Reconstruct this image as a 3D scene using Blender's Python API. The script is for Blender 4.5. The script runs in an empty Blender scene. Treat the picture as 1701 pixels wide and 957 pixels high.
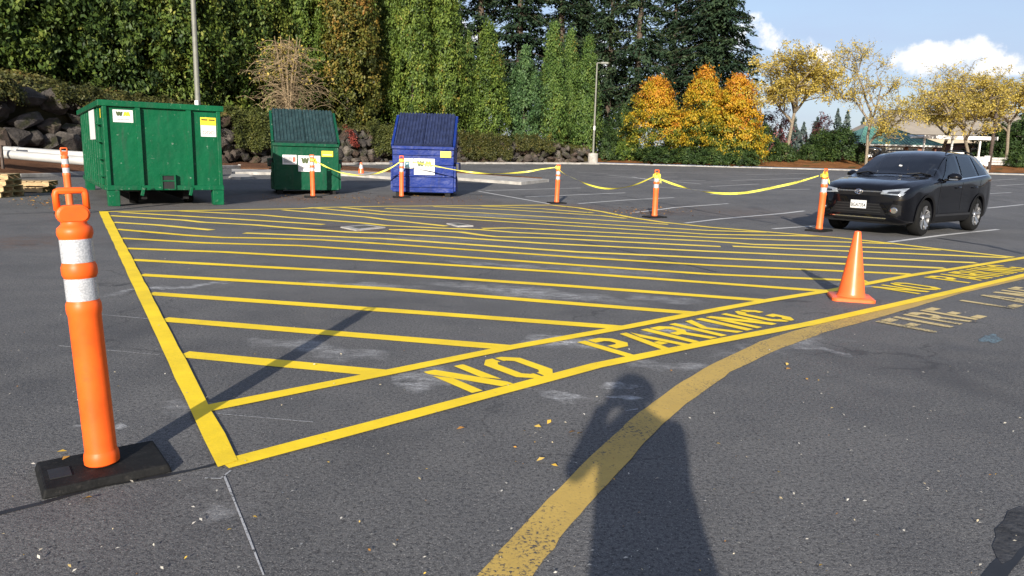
import bpy, bmesh, math, random
import numpy as np
from mathutils import Vector, Matrix
random.seed(7); rng = np.random.default_rng(11)
R = math.radians
scene = bpy.context.scene
COL = scene.collection

# ------------------------------------------------------------------ camera
FOC = 1229.0; PITCH = math.atan(218/1229); ROLL = R(1.5); CAMH = 1.32
cp, sp = math.cos(PITCH), math.sin(PITCH)
FW = np.array([0, cp, -sp]); U0 = np.array([0, sp, cp]); R0 = np.array([1., 0, 0])
RT = math.cos(ROLL)*R0 + math.sin(ROLL)*U0
UP = -math.sin(ROLL)*R0 + math.cos(ROLL)*U0
CAM = np.array([0, 0, CAMH])
cam = bpy.data.cameras.new('camera'); camo = bpy.data.objects.new('camera', cam); COL.objects.link(camo)
cam.sensor_width = 36; cam.lens = 36*FOC/1701; cam.clip_start = 0.02; cam.clip_end = 3000
m3 = Matrix((RT, UP, -FW)).transposed()
camo.matrix_world = Matrix.Translation(Vector(CAM)) @ m3.to_4x4()
scene.camera = camo

# ------------------------------------------------------------------ light
SUN_AZ = R(8.3); SUN_EL = R(18.4)           # shadows fall towards +y, a little to +x
sd = bpy.data.lights.new('sun', 'SUN'); so = bpy.data.objects.new('sun', sd); COL.objects.link(so)
sd.energy = 4.6; sd.angle = R(0.55); sd.color = (1.0, 0.93, 0.82)
ldir = Vector((math.sin(SUN_AZ)*math.cos(SUN_EL), math.cos(SUN_AZ)*math.cos(SUN_EL), -math.sin(SUN_EL)))
so.rotation_euler = ldir.to_track_quat('-Z', 'Y').to_euler(); so.location = (-3, -20, 12)
scene.view_settings.view_transform = 'Standard'; scene.view_settings.look = 'None'
scene.view_settings.gamma = 1; scene.view_settings.exposure = 1.0
scene.view_settings.use_curve_mapping = False
scene.cycles.max_bounces = 6; scene.cycles.diffuse_bounces = 3; scene.cycles.glossy_bounces = 3; scene.cycles.transmission_bounces = 3; scene.cycles.transparent_max_bounces = 8

world = bpy.data.worlds.new('World'); scene.world = world; world.use_nodes = True
wn = world.node_tree; wn.nodes.clear()
def nd(t, typ, **kw):
    n = t.nodes.new(typ)
    for k, v in kw.items():
        if k in n.inputs and not hasattr(n, k): n.inputs[k].default_value = v
        else: setattr(n, k, v)
    return n
sky = nd(wn, 'ShaderNodeTexSky'); sky.sky_type = 'NISHITA'; sky.sun_disc = False
sky.sun_elevation = SUN_EL; sky.sun_rotation = math.pi + SUN_AZ
sky.air_density = 1.0; sky.dust_density = 1.2; sky.ozone_density = 1.6
tc = nd(wn, 'ShaderNodeTexCoord')
def vmath(op, a, b=None):
    n = nd(wn, 'ShaderNodeVectorMath', operation=op)
    wn.links.new(a, n.inputs[0])
    if b is not None:
        if isinstance(b, tuple): n.inputs[1].default_value = b
        else: wn.links.new(b, n.inputs[1])
    return n
def wmath(op, a, b=0.0, clamp=False):
    n = nd(wn, 'ShaderNodeMath', operation=op, use_clamp=clamp)
    for i, v in enumerate((a, b)):
        if isinstance(v, (int, float)): n.inputs[i].default_value = v
        else: wn.links.new(v, n.inputs[i])
    return n.outputs[0]
# thin high veil + scattered cumulus, both spread over the whole sky
sc1 = vmath('MULTIPLY', tc.outputs['Generated'], (1.0, 1.0, 4.5))
n1 = nd(wn, 'ShaderNodeTexNoise'); n1.inputs['Scale'].default_value = 1.6; n1.inputs['Detail'].default_value = 6; n1.inputs['Roughness'].default_value = .55
wn.links.new(sc1.outputs[0], n1.inputs['Vector'])
veil = nd(wn, 'ShaderNodeMapRange'); wn.links.new(n1.outputs['Fac'], veil.inputs[0])
veil.inputs[1].default_value = .34; veil.inputs[2].default_value = .72; veil.inputs[3].default_value = .30; veil.inputs[4].default_value = .76
def pixdir(px, py):
    d = FW + RT*(px-850.5)/FOC + UP*(478.5-py)/FOC
    return d/np.linalg.norm(d)
# cumulus heaps: (direction, half width, half height) in radians
heaps = [(pixdir(1275, 70), .046, .020), (pixdir(1252, 52), .030, .020), (pixdir(1362, 97), .018, .013), (pixdir(1548, 98), .045, .020), (pixdir(1615, 92), .046, .026),
         (pixdir(1640, 110), .05, .018), (pixdir(700, 60), .08, .03), (pixdir(985, 105), .05, .03), (pixdir(60, 40), .10, .04)]
r2 = random.Random(5)
for k in range(26):                       # the same kind of heaps round the rest of the sky
    a = R(40 + k*11.5 + r2.uniform(-4, 4)); e = R(r2.uniform(7, 15))
    heaps.append((np.array([math.sin(a)*math.cos(e), math.cos(a)*math.cos(e), math.sin(e)]), r2.uniform(.04, .08), r2.uniform(.018, .035)))
nz = nd(wn, 'ShaderNodeTexNoise'); nz.inputs['Scale'].default_value = 22; nz.inputs['Detail'].default_value = 7; nz.inputs['Roughness'].default_value = .6
wn.links.new(tc.outputs['Generated'], nz.inputs['Vector'])
acc = None
for d, hw, hh in heaps:
    side = np.cross(d, [0, 0, 1.]); side /= np.linalg.norm(side); upv = np.cross(side, d)
    dd = vmath('SUBTRACT', tc.outputs['Generated'], tuple(d))
    a = nd(wn, 'ShaderNodeVectorMath', operation='DOT_PRODUCT'); wn.links.new(dd.outputs[0], a.inputs[0]); a.inputs[1].default_value = tuple(side/hw)
    b = nd(wn, 'ShaderNodeVectorMath', operation='DOT_PRODUCT'); wn.links.new(dd.outputs[0], b.inputs[0]); b.inputs[1].default_value = tuple(upv/hh)
    c = nd(wn, 'ShaderNodeVectorMath', operation='DOT_PRODUCT'); wn.links.new(dd.outputs[0], c.inputs[0]); c.inputs[1].default_value = tuple(d/.2)
    q = wmath('ADD', wmath('ADD', wmath('MULTIPLY', a.outputs['Value'], a.outputs['Value']), wmath('MULTIPLY', b.outputs['Value'], b.outputs['Value'])), wmath('MULTIPLY', c.outputs['Value'], c.outputs['Value']))
    m = wmath('SUBTRACT', 1.0, q)
    acc = m if acc is None else wmath('MAXIMUM', acc, m)
acc = wmath('MAXIMUM', acc, -1.5)
cl = wmath('ADD', acc, wmath('MULTIPLY', wmath('SUBTRACT', nz.outputs['Fac'], .5), 5.0))
cm = nd(wn, 'ShaderNodeMapRange'); cm.interpolation_type = 'SMOOTHSTEP'; wn.links.new(cl, cm.inputs[0])
cm.inputs[1].default_value = .05; cm.inputs[2].default_value = .85; cm.inputs[3].default_value = 0; cm.inputs[4].default_value = .95
mx1 = nd(wn, 'ShaderNodeMix', data_type='RGBA'); wn.links.new(veil.outputs[0], mx1.inputs['Factor'])
wn.links.new(sky.outputs[0], mx1.inputs['A']); mx1.inputs['B'].default_value = (2.9, 3.4, 4.9, 1)
mx2 = nd(wn, 'ShaderNodeMix', data_type='RGBA'); wn.links.new(cm.outputs[0], mx2.inputs['Factor'])
wn.links.new(mx1.outputs['Result'], mx2.inputs['A']); mx2.inputs['B'].default_value = (6.6, 6.6, 6.7, 1)
bg = nd(wn, 'ShaderNodeBackground'); bg.inputs['Strength'].default_value = 0.085
wn.links.new(mx2.outputs['Result'], bg.inputs[0])
wo = nd(wn, 'ShaderNodeOutputWorld'); wn.links.new(bg.outputs[0], wo.inputs[0])

# ------------------------------------------------------------------ helpers
def zlot(y): return 0.02*max(0.0, y-20)
def ray(px, py): return FW + RT*(px-850.5)/FOC + UP*(478.5-py)/FOC
def G(px, py, lift=0.0):
    """point of the parking lot seen in that direction"""
    r = ray(px, py); t = -CAMH/r[2] if r[2] < 0 else 1e9
    if t*r[1] > 20: t = (CAMH+.4)/(.02*r[1]-r[2])
    p = CAM + r*t
    return Vector((p[0], p[1], zlot(p[1])+lift))
def PD(px, py, d):
    r = ray(px, py); p = CAM + r*(d/r[1]); return Vector(p)
def XD(px, d):
    return PD(px, 262, d).x

class MB:
    def __init__(s): s.v = []; s.f = []; s.t = []
    def add(s, vs, fs, tint=None):
        o = len(s.v); s.v += [tuple(v) for v in vs]; s.f += [tuple(i+o for i in f) for f in fs]
        return s
    def box(s, c, d, rot=None, taper=None):
        x, y, z = d[0]/2, d[1]/2, d[2]/2
        vs = [Vector(p) for p in ((-x,-y,-z),(x,-y,-z),(x,y,-z),(-x,y,-z),(-x,-y,z),(x,-y,z),(x,y,z),(-x,y,z))]
        if taper:
            for v in vs[4:]: v.x *= taper[0]; v.y *= taper[1]
        if rot is not None:
            m = rot if isinstance(rot, Matrix) else Matrix.Rotation(rot, 3, 'Z'); vs = [m @ v for v in vs]
        c = Vector(c)
        return s.add([v+c for v in vs], [(0,3,2,1),(4,5,6,7),(0,1,5,4),(1,2,6,5),(2,3,7,6),(3,0,4,7)])
    def tube(s, pts, rad, n=8, caps=True):
        pts = [Vector(p) for p in pts]; rad = rad if hasattr(rad, '__len__') else [rad]*len(pts)
        vs = []; prev = None
        for i, p in enumerate(pts):
            d = (pts[min(i+1, len(pts)-1)] - pts[max(i-1, 0)])
            if d.length < 1e-9: d = Vector((0, 0, 1))
            d.normalize()
            if prev is None: a = d.orthogonal().normalized()
            else:
                a = prev - d*prev.dot(d)
                a = a.normalized() if a.length > 1e-6 else d.orthogonal().normalized()
            prev = a; b = d.cross(a)
            for k in range(n):
                an = 2*math.pi*k/n; vs.append(p + (a*math.cos(an)+b*math.sin(an))*rad[i])
        fs = []
        for i in range(len(pts)-1):
            for k in range(n):
                fs.append((i*n+k, i*n+(k+1) % n, (i+1)*n+(k+1) % n, (i+1)*n+k))
        if caps:
            fs.append(tuple(range(n-1, -1, -1))); fs.append(tuple((len(pts)-1)*n+k for k in range(n)))
        return s.add(vs, fs)
    def lathe(s, prof, n=24, c=(0, 0, 0), caps=True):
        vs = []; c = Vector(c)
        for r, z in prof:
            for k in range(n):
                a = 2*math.pi*k/n; vs.append(c+Vector((r*math.cos(a), r*math.sin(a), z)))
        fs = []
        for i in range(len(prof)-1):
            for k in range(n): fs.append((i*n+k, i*n+(k+1) % n, (i+1)*n+(k+1) % n, (i+1)*n+k))
        if caps:
            fs.append(tuple(range(n-1, -1, -1))); fs.append(tuple((len(prof)-1)*n+k for k in range(n)))
        return s.add(vs, fs)
    def prism(s, poly, y0, y1, ax='y'):
        """poly in (x,z) extruded along y"""
        n = len(poly)
        vs = [(p[0], y0, p[1]) for p in poly] + [(p[0], y1, p[1]) for p in poly]
        if ax == 'x': vs = [(v[1], v[0], v[2]) for v in vs]
        fs = [tuple(range(n-1, -1, -1)), tuple(range(n, 2*n))] + [(i, (i+1) % n, (i+1) % n+n, i+n) for i in range(n)]
        return s.add(vs, fs)
    def xf(s, fn): s.v = [tuple(fn(Vector(v))) for v in s.v]; return s
    def mesh(s, name, mat, smooth=False):
        me = bpy.data.meshes.new(name); me.from_pydata(s.v, [], s.f); me.update()
        if mat: me.materials.append(mat)
        if smooth: me.shade_smooth()
        return me
    def build(s, name, mat, parent=None, smooth=False, bevel=0, auto=None):
        me = s.mesh(name, mat, smooth)
        bm = bmesh.new(); bm.from_mesh(me); bmesh.ops.recalc_face_normals(bm, faces=bm.faces); bm.to_mesh(me); bm.free()
        if auto:
            me.shade_smooth(); me.set_sharp_from_angle(angle=R(auto))
        o = bpy.data.objects.new(name, me); COL.objects.link(o)
        if parent: o.parent = parent
        if bevel:
            b = o.modifiers.new('bevel', 'BEVEL'); b.width = bevel; b.segments = 2; b.limit_method = 'ANGLE'; b.angle_limit = R(35)
        return o
def tag(o, label, cat, group=None):
    o['label'] = label; o['category'] = cat
    if group: o['group'] = group
    return o
def struct(o, label=None):
    o['kind'] = 'structure'
    if label: o['label'] = label
    return o
def thing(name, label, cat, loc=(0, 0, 0), rz=0, group=None):
    o = bpy.data.objects.new(name, None); COL.objects.link(o); o.empty_display_size = .2
    o.location = loc; o.rotation_euler = (0, 0, rz); return tag(o, label, cat, group)
def link_mesh(name, me, parent=None):
    o = bpy.data.objects.new(name, me); COL.objects.link(o)
    if parent: o.parent = parent
    return o
def copy_tree(o, parent=None):
    c = o.copy(); COL.objects.link(c); c.parent = parent
    for ch in list(o.children): copy_tree(ch, c)
    return c

# text -> flat mesh data (verts 2d, faces)
def text2d(s, size=1.0, bold=0.0):
    cu = bpy.data.curves.new('t', 'FONT'); cu.body = s; cu.size = size; cu.align_x = 'CENTER'; cu.align_y = 'CENTER'; cu.resolution_u = 3; cu.offset = bold*size
    o = bpy.data.objects.new('t', cu); COL.objects.link(o)
    dg = bpy.context.evaluated_depsgraph_get(); me = o.evaluated_get(dg).to_mesh()
    vs = [tuple(v.co) for v in me.vertices]; fs = [tuple(p.vertices) for p in me.polygons]
    o.evaluated_get(dg).to_mesh_clear(); bpy.data.objects.remove(o); bpy.data.curves.remove(cu)
    return vs, fs

# ------------------------------------------------------------------ materials
class NT:
    def __init__(s, name):
        s.m = bpy.data.materials.new(name); s.m.use_nodes = True; s.t = s.m.node_tree
        s.b = s.t.nodes['Principled BSDF']; s.out = s.t.nodes['Material Output']
    def n(s, typ, **kw): return nd(s.t, typ, **kw)
    def l(s, a, b): s.t.links.new(a, b)
    def math(s, op, a, b=0.0, clamp=False):
        n = s.n('ShaderNodeMath', operation=op, use_clamp=clamp)
        for i, v in enumerate((a, b)):
            if isinstance(v, (int, float)): n.inputs[i].default_value = v
            else: s.l(v, n.inputs[i])
        return n.outputs[0]
    def noise(s, scale, detail=4, rough=.55, vec=None, stretch=None):
        n = s.n('ShaderNodeTexNoise'); n.inputs['Scale'].default_value = scale; n.inputs['Detail'].default_value = detail; n.inputs['Roughness'].default_value = rough
        if vec is None: vec = s.coord()
        if stretch:
            m = s.n('ShaderNodeVectorMath', operation='MULTIPLY'); s.l(vec, m.inputs[0]); m.inputs[1].default_value = stretch; vec = m.outputs[0]
        s.l(vec, n.inputs['Vector']); return n.outputs['Fac']
    def coord(s, which='Object'):
        if not hasattr(s, '_c'): s._c = s.n('ShaderNodeTexCoord')
        return s._c.outputs[which]
    def ramp(s, fac, stops):
        r = s.n('ShaderNodeValToRGB'); e = r.color_ramp.elements
        while len(e) < len(stops): e.new(.5)
        for i, (p, c) in enumerate(stops):
            e[i].position = p; e[i].color = (c[0], c[1], c[2], 1) if hasattr(c, '__len__') else (c, c, c, 1)
        s.l(fac, r.inputs[0]); return r.outputs[0]
    def mix(s, f, a, b, mode='MIX'):
        n = s.n('ShaderNodeMix', data_type='RGBA', blend_type=mode)
        for k, v in (('Factor', f), ('A', a), ('B', b)):
            if isinstance(v, (int, float)): n.inputs[k].default_value = v
            elif isinstance(v, tuple): n.inputs[k].default_value = (v[0], v[1], v[2], 1)
            else: s.l(v, n.inputs[k])
        return n.outputs['Result']
    def mapr(s, v, a, b, c=0., d=1.):
        n = s.n('ShaderNodeMapRange'); s.l(v, n.inputs[0])
        for i, x in enumerate((a, b, c, d)): n.inputs[i+1].default_value = x
        return n.outputs[0]
    def bump(s, h, st=.3, dist=.01):
        n = s.n('ShaderNodeBump'); n.inputs['Strength'].default_value = st; n.inputs['Distance'].default_value = dist
        s.l(h, n.inputs['Height']); s.l(n.outputs[0], s.b.inputs['Normal'])
    def base(s, v):
        if isinstance(v, tuple): s.b.inputs['Base Color'].default_value = (v[0], v[1], v[2], 1)
        else: s.l(v, s.b.inputs['Base Color'])
    def set(s, **kw):
        for k, v in kw.items(): s.b.inputs[k.replace('_', ' ')].default_value = v
        return s

def simple(name, col, rough=.5, metal=0., wear=0.12, scale=6., bump=0., spec=.5, dirt=None):
    t = NT(name); f = t.noise(scale, 5, .6)
    lo = tuple(c*(1-wear*1.6) for c in col); hi = tuple(min(1, c*(1+wear)) for c in col)
    c = t.ramp(f, [(.3, lo), (.7, hi)])
    if dirt:
        g = t.mapr(t.noise(scale*2.3, 7, .7), .55, .75); c = t.mix(t.math('MULTIPLY', g, .6), c, dirt)
    t.base(c); t.set(Roughness=rough, Metallic=metal, Specular_IOR_Level=spec)
    if bump: t.bump(t.noise(scale*4, 5), bump, .02)
    return t.m

def asphalt():
    t = NT('asphalt'); P = t.coord()
    big = t.noise(.35, 5, .6); mid = t.noise(2.2, 6, .65)
    grain = t.noise(55, 4, .75); fine = t.noise(170, 2, .7)
    c = t.ramp(big, [(.30, (.056, .055, .056)), (.5, (.092, .090, .089)), (.70, (.138, .133, .129))])
    c = t.mix(t.mapr(mid, .35, .70, 0, .65), c, (.142, .138, .134))
    c = t.mix(t.mapr(grain, .34, .55, .92, 0), c, (.018, .018, .020))
    c = t.mix(t.mapr(fine, .54, .70, 0, .8), c, (.26, .25, .24))
    # aggregate chips
    v = t.n('ShaderNodeTexVoronoi'); v.inputs['Scale'].default_value = 75; t.l(P, v.inputs['Vector'])
    chip = t.math('MULTIPLY', t.mapr(v.outputs['Distance'], .10, .20, 1, 0), t.math('GREATER_THAN', t.n('ShaderNodeSeparateColor').outputs[0] if False else v.outputs['Color'], .0))
    sep = t.n('ShaderNodeSeparateColor'); t.l(v.outputs['Color'], sep.inputs[0])
    chip = t.math('MULTIPLY', t.mapr(v.outputs['Distance'], .12, .25, 1, 0), t.math('GREATER_THAN', sep.outputs[0], .72))
    c = t.mix(t.math('MULTIPLY', chip, .75), c, (.30, .29, .27))
    # tyre-worn darker patches, rusty needle drift
    oil = t.mapr(t.noise(.8, 3, .5, stretch=(1, .4, 1)), .60, .72, 0, .55)
    c = t.mix(oil, c, (.040, .040, .044))
    # chalk dust smears (x, y, half length, half width, angle, amount) left by the layout lines
    wz = t.n('ShaderNodeTexNoise'); wz.inputs['Scale'].default_value = 3.0; wz.inputs['Detail'].default_value = 5; t.l(P, wz.inputs['Vector'])
    w1 = t.n('ShaderNodeVectorMath', operation='SUBTRACT'); t.l(wz.outputs['Color'], w1.inputs[0]); w1.inputs[1].default_value = (.5, .5, .5)
    w2 = t.n('ShaderNodeVectorMath', operation='MULTIPLY'); t.l(w1.outputs[0], w2.inputs[0]); w2.inputs[1].default_value = (.9, .5, 0)
    w3 = t.n('ShaderNodeVectorMath', operation='ADD'); t.l(P, w3.inputs[0]); t.l(w2.outputs[0], w3.inputs[1]); PW = w3.outputs[0]
    sm = None
    for (x0, y0, x1, y1, w, am) in SMEARS:
        a, b = G(x0, y0), G(x1, y1); cx, cy = (a.x+b.x)/2, (a.y+b.y)/2; L = max(.05, (b-a).length/2); an = math.atan2(b.y-a.y, b.x-a.x)
        s1 = t.n('ShaderNodeVectorMath', operation='SUBTRACT'); t.l(PW, s1.inputs[0]); s1.inputs[1].default_value = (cx, cy, 0)
        d1 = t.n('ShaderNodeVectorMath', operation='DOT_PRODUCT'); t.l(s1.outputs[0], d1.inputs[0]); d1.inputs[1].default_value = (math.cos(an)/L, math.sin(an)/L, 0)
        d2 = t.n('ShaderNodeVectorMath', operation='DOT_PRODUCT'); t.l(s1.outputs[0], d2.inputs[0]); d2.inputs[1].default_value = (-math.sin(an)/w, math.cos(an)/w, 0)
        q = t.math('ADD', t.math('MULTIPLY', d1.outputs['Value'], d1.outputs['Value']), t.math('MULTIPLY', d2.outputs['Value'], d2.outputs['Value']))
        g = t.math('MULTIPLY', t.math('SUBTRACT', 1.0, q, True), am)
        sm = g if sm is None else t.math('MAXIMUM', sm, g)
    dust = t.math('MULTIPLY', sm, t.mapr(t.noise(6, 8, .8, stretch=(1, 2.2, 1)), .40, .62, 0, 1.3))
    dust = t.math('MULTIPLY', dust, t.mapr(t.noise(60, 3, .7), .35, .6, .3, 1), True)
    c = t.mix(dust, c, (.50, .50, .50))
    # hairline cracks and drip spots
    for sc_, th_, lo_ in ((.55, .010, .50), (1.9, .016, .56)):
        vc = t.n('ShaderNodeTexVoronoi'); vc.feature = 'DISTANCE_TO_EDGE'; vc.inputs['Scale'].default_value = sc_; t.l(PW, vc.inputs['Vector'])
        ck = t.math('MULTIPLY', t.mapr(vc.outputs['Distance'], 0, th_, 1, 0), t.mapr(t.noise(.45, 3, .5), lo_, lo_+.08, 0, .5))
        c = t.mix(ck, c, (.014, .014, .016))
    vd = t.n('ShaderNodeTexVoronoi'); vd.inputs['Scale'].default_value = 1.1; t.l(PW, vd.inputs['Vector']); sd_ = t.n('ShaderNodeSeparateColor'); t.l(vd.outputs['Color'], sd_.inputs[0])
    spot = t.math('MULTIPLY', t.mapr(vd.outputs['Distance'], .05, .16, .7, 0), t.math('GREATER_THAN', sd_.outputs[1], .62))
    c = t.mix(spot, c, (.022, .022, .024))
    ru = None
    for (x0, y0, rad, am) in RUST:
        a = G(x0, y0); s1 = t.n('ShaderNodeVectorMath', operation='SUBTRACT'); t.l(P, s1.inputs[0]); s1.inputs[1].default_value = (a.x, a.y, a.z)
        ln = t.n('ShaderNodeVectorMath', operation='LENGTH'); t.l(s1.outputs[0], ln.inputs[0])
        g = t.mapr(ln.outputs['Value'], 0, rad, am, 0); ru = g if ru is None else t.math('MAXIMUM', ru, g)
    ru = t.math('MULTIPLY', ru, t.mapr(t.noise(5, 6, .75), .38, .6, 0, 1), True)
    c = t.mix(ru, c, (.115, .062, .038))
    t.base(c); t.l(t.mapr(mid, .3, .7, .72, .95), t.b.inputs['Roughness']); t.set(Specular_IOR_Level=.35)
    h = t.math('ADD', t.math('MULTIPLY', grain, 1.0), t.math('MULTIPLY', fine, .5))
    t.bump(h, .8, .008)
    return t.m

def paint(name, col, wear=.25, dark=(.05, .05, .05)):
    """road paint over asphalt: pits and worn grains"""
    t = NT(name)
    g = t.noise(70, 4, .75); m = t.noise(3.0, 5, .65); w = t.noise(.8, 4, .6)
    c = t.ramp(m, [(.3, tuple(x*.84 for x in col)), (.7, tuple(min(1, x*1.06) for x in col))])
    thr = t.math('ADD', t.mapr(w, .35, .7, wear-.28, wear), t.mapr(m, .3, .7, -.05, .05))
    holes = t.math('MULTIPLY', t.math('SUBTRACT', thr, g), 14, True)
    n = t.math('ADD', t.math('MULTIPLY', t.math('SUBTRACT', t.math('ADD', thr, .25), g), 3.0), 0, True)
    c = t.mix(t.mapr(t.noise(1.3, 6, .72), .48, .72, 0, .34), c, tuple(x*.55+.02 for x in col))
    c = t.mix(t.math('MULTIPLY', n, .12), c, dark)
    c = t.mix(holes, c, dark)
    t.base(c); t.set(Roughness=.62, Specular_IOR_Level=.35); t.bump(g, .4, .004)
    return t.m

def leafmat(name, stops, trans=.25, rough=.55):
    t = NT(name); a = t.n('ShaderNodeAttribute', attribute_name='tint')
    oi = t.n('ShaderNodeObjectInfo')
    f = t.math('ADD', a.outputs['Fac'], t.mapr(oi.outputs['Random'], 0, 1, -.06, .06), True)
    c = t.ramp(f, stops); t.base(c); t.set(Roughness=rough, Specular_IOR_Level=.3)
    tr = t.n('ShaderNodeBsdfTranslucent'); t.l(c, tr.inputs[0])
    mx = t.n('ShaderNodeMixShader'); mx.inputs[0].default_value = trans
    t.l(t.b.outputs[0], mx.inputs[1]); t.l(tr.outputs[0], mx.inputs[2]); t.l(mx.outputs[0], t.out.inputs[0])
    return t.m

def rockmat():
    t = NT('rock'); oi = t.n('ShaderNodeObjectInfo')
    c0 = t.ramp(oi.outputs['Random'], [(0, (.055, .048, .044)), (.3, (.11, .098, .088)), (.55, (.105, .068, .048)), (.8, (.18, .155, .13)), (1, (.075, .07, .072))])
    c = t.mix(t.mapr(t.noise(2.5, 6, .7), .38, .62, 0, .85), c0, (.030, .026, .024))
    c = t.mix(t.mapr(t.noise(5, 5, .7), .6, .72, 0, .6), c, (.24, .22, .19))
    c = t.mix(t.mapr(t.noise(1.2, 4, .6), .54, .66, 0, .7), c, (.05, .055, .020))
    t.base(c); t.set(Roughness=.9, Specular_IOR_Level=.2); t.bump(t.noise(3.5, 7, .75), 1.0, .22)
    return t.m

def mulch(name, a, b, scale=9):
    t = NT(name); c = t.ramp(t.noise(scale, 6, .75), [(.3, a), (.7, b)])
    c = t.mix(t.mapr(t.noise(.7, 4, .6), .45, .65, 0, .6), c, tuple(x*.6 for x in a))
    t.base(c); t.set(Roughness=.95, Specular_IOR_Level=.1); t.bump(t.noise(scale*3, 5, .75), 1.0, .06); return t.m

SMEARS = [(880, 560, 1000, 580, .18, 1.0), (640, 628, 760, 640, .12, .8), (1040, 560, 1200, 535, .12, .7), (420, 560, 640, 600, .2, .5), (500, 470, 700, 476, .15, .6), (1380, 470, 1480, 478, .1, .6), (700, 355, 960, 362, .6, .4), (150, 492, 420, 462, .10, .75), (700, 430, 1000, 452, .16, .45), (690, 468, 1090, 505, .28, .6), (820, 420, 1090, 432, .25, .4),
          (880, 575, 1010, 560, .22, .75), (680, 640, 790, 610, .2, .5), (860, 645, 985, 668, .05, .8), (1010, 660, 1085, 668, .05, 1.0), (1000, 640, 1060, 642, .03, .8),
          (1180, 590, 1400, 560, .16, .45), (200, 690, 240, 706, .05, .9), (108, 712, 142, 708, .03, .8), (300, 690, 350, 660, .12, .3), (310, 860, 420, 840, .15, .35),
          (1330, 575, 1400, 590, .06, .5), (1040, 490, 1170, 505, .2, .5), (1080, 612, 1160, 600, .12, .5), (430, 395, 900, 400, .4, .3), (900, 440, 1150, 460, .4, .3)]
RUST = [(500, 330, 3.0, .8), (700, 335, 3.0, .9), (955, 345, 1.6, .8), (1080, 352, 1.5, .9), (800, 372, 2.0, .6), (600, 380, 1.6, .5), (1240, 355, 3, .45), (35, 402, 1.2, .7), (300, 348, 3, .5)]

M = {}
M['asphalt'] = asphalt()
M['yellow'] = paint('fresh yellow paint', (.86, .60, .014), .39)
M['yellow_far'] = paint('yellow paint', (.86, .63, .06), .36)
M['oldyellow'] = paint('worn yellow paint', (.48, .32, .075), .585)
M['firepaint'] = paint('faded yellow paint', (.60, .46, .20), .62)
M['whitepaint'] = paint('worn white paint', (.58, .57, .55), .54)
M['chalk'] = paint('chalk', (.40, .40, .40), .62)
M['tar'] = simple('crack sealant', (.012, .012, .014), .6, wear=.3)
M['patch'] = simple('darker asphalt patch', (.045, .046, .050), .85, wear=.35, scale=9, bump=.5, spec=.2, dirt=(.07, .068, .066))
M['concrete'] = simple('concrete', (.34, .32, .29), .9, wear=.25, scale=2.5, bump=.2, dirt=(.16, .13, .11))
M['mulch'] = mulch('brown mulch', (.075, .036, .020), (.20, .10, .055))
M['mulch_orange'] = mulch('orange mulch', (.13, .055, .02), (.30, .135, .05), 6)
M['soil'] = mulch('hill soil', (.022, .022, .010), (.06, .045, .022), 5)
M['terrain'] = mulch('far soil', (.06, .05, .02), (.12, .085, .03), 3)
M['rock'] = rockmat()
M['orange'] = simple('orange plastic', (.80, .105, .012), .45, wear=.14, scale=5, spec=.3, dirt=(.50, .08, .02))
M['orange2'] = simple('faded orange plastic', (.74, .125, .025), .5, wear=.12, scale=5)
M['cone'] = simple('orange cone vinyl', (.86, .125, .025), .36, wear=.06, scale=9, dirt=(.45, .08, .03))
M['rubber'] = simple('black rubber', (.010, .010, .010), .7, wear=.3, scale=14, bump=.15, spec=.15, dirt=(.05, .045, .04))
M['tape'] = simple('yellow tape', (.74, .68, .09), .45, wear=.05)
M['black'] = simple('black print', (.010, .010, .010), .5, wear=.1)
def refl():
    t = NT('reflective sheeting'); v = t.n('ShaderNodeTexVoronoi'); v.inputs['Scale'].default_value = 150; t.l(t.coord(), v.inputs['Vector'])
    c = t.ramp(v.outputs['Distance'], [(.0, (.62, .63, .65)), (.4, (.54, .55, .57)), (.7, (.40, .41, .43))])
    c = t.mix(t.mapr(t.noise(14, 4, .6), .45, .7, 0, .4), c, (.36, .36, .37))
    t.base(c); t.set(Roughness=.25, Metallic=.25); return t.m
M['refl'] = refl()
def steelpaint(name, col, chip=(.30, .33, .30), rough=.42):
    t = NT(name); c = t.ramp(t.noise(1.2, 4, .6), [(.3, tuple(x*.78 for x in col)), (.7, tuple(x*1.12 for x in col))])
    c = t.mix(t.mapr(t.noise(9, 7, .78), .61, .69, 0, .75), c, chip)
    c = t.mix(t.mapr(t.noise(2.2, 6, .7, stretch=(3, 3, .5)), .52, .68, 0, .65), c, tuple(x*.5+.018 for x in col))
    c = t.mix(t.mapr(t.noise(4, 8, .8), .64, .70, 0, .6), c, (.09, .045, .025))
    t.base(c); t.set(Roughness=rough, Specular_IOR_Level=.14); t.bump(t.noise(2.2, 3, .5), .6, .09); return t.m
M['green'] = steelpaint('green container paint', (.004, .082, .034))
M['green2'] = steelpaint('dark green bin paint', (.004, .062, .030))
M['blue'] = steelpaint('blue bin paint', (.007, .024, .160), (.17, .20, .32))
M['lidgreen'] = simple('weathered green lid', (.020, .042, .045), .6, wear=.25, scale=5, spec=.15, dirt=(.10, .13, .13))
M['lidblue'] = simple('weathered blue lid', (.020, .028, .070), .6, wear=.25, scale=5, spec=.15, dirt=(.06, .07, .10))
M['white'] = simple('white sticker', (.60, .60, .59), .45, wear=.05)
M['whitepvc'] = simple('white pipe', (.36, .355, .34), .45, wear=.12, scale=2, dirt=(.4, .38, .34))
M['ylabel'] = simple('yellow sticker', (.82, .60, .03), .45, wear=.05)
M['wmg'] = simple('dark olive print', (.05, .07, .02), .5, wear=.05)
M['wmy'] = simple('gold print', (.80, .52, .02), .5, wear=.05)
M['greyprint'] = simple('grey print', (.33, .33, .33), .5, wear=.2, scale=40)
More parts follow.
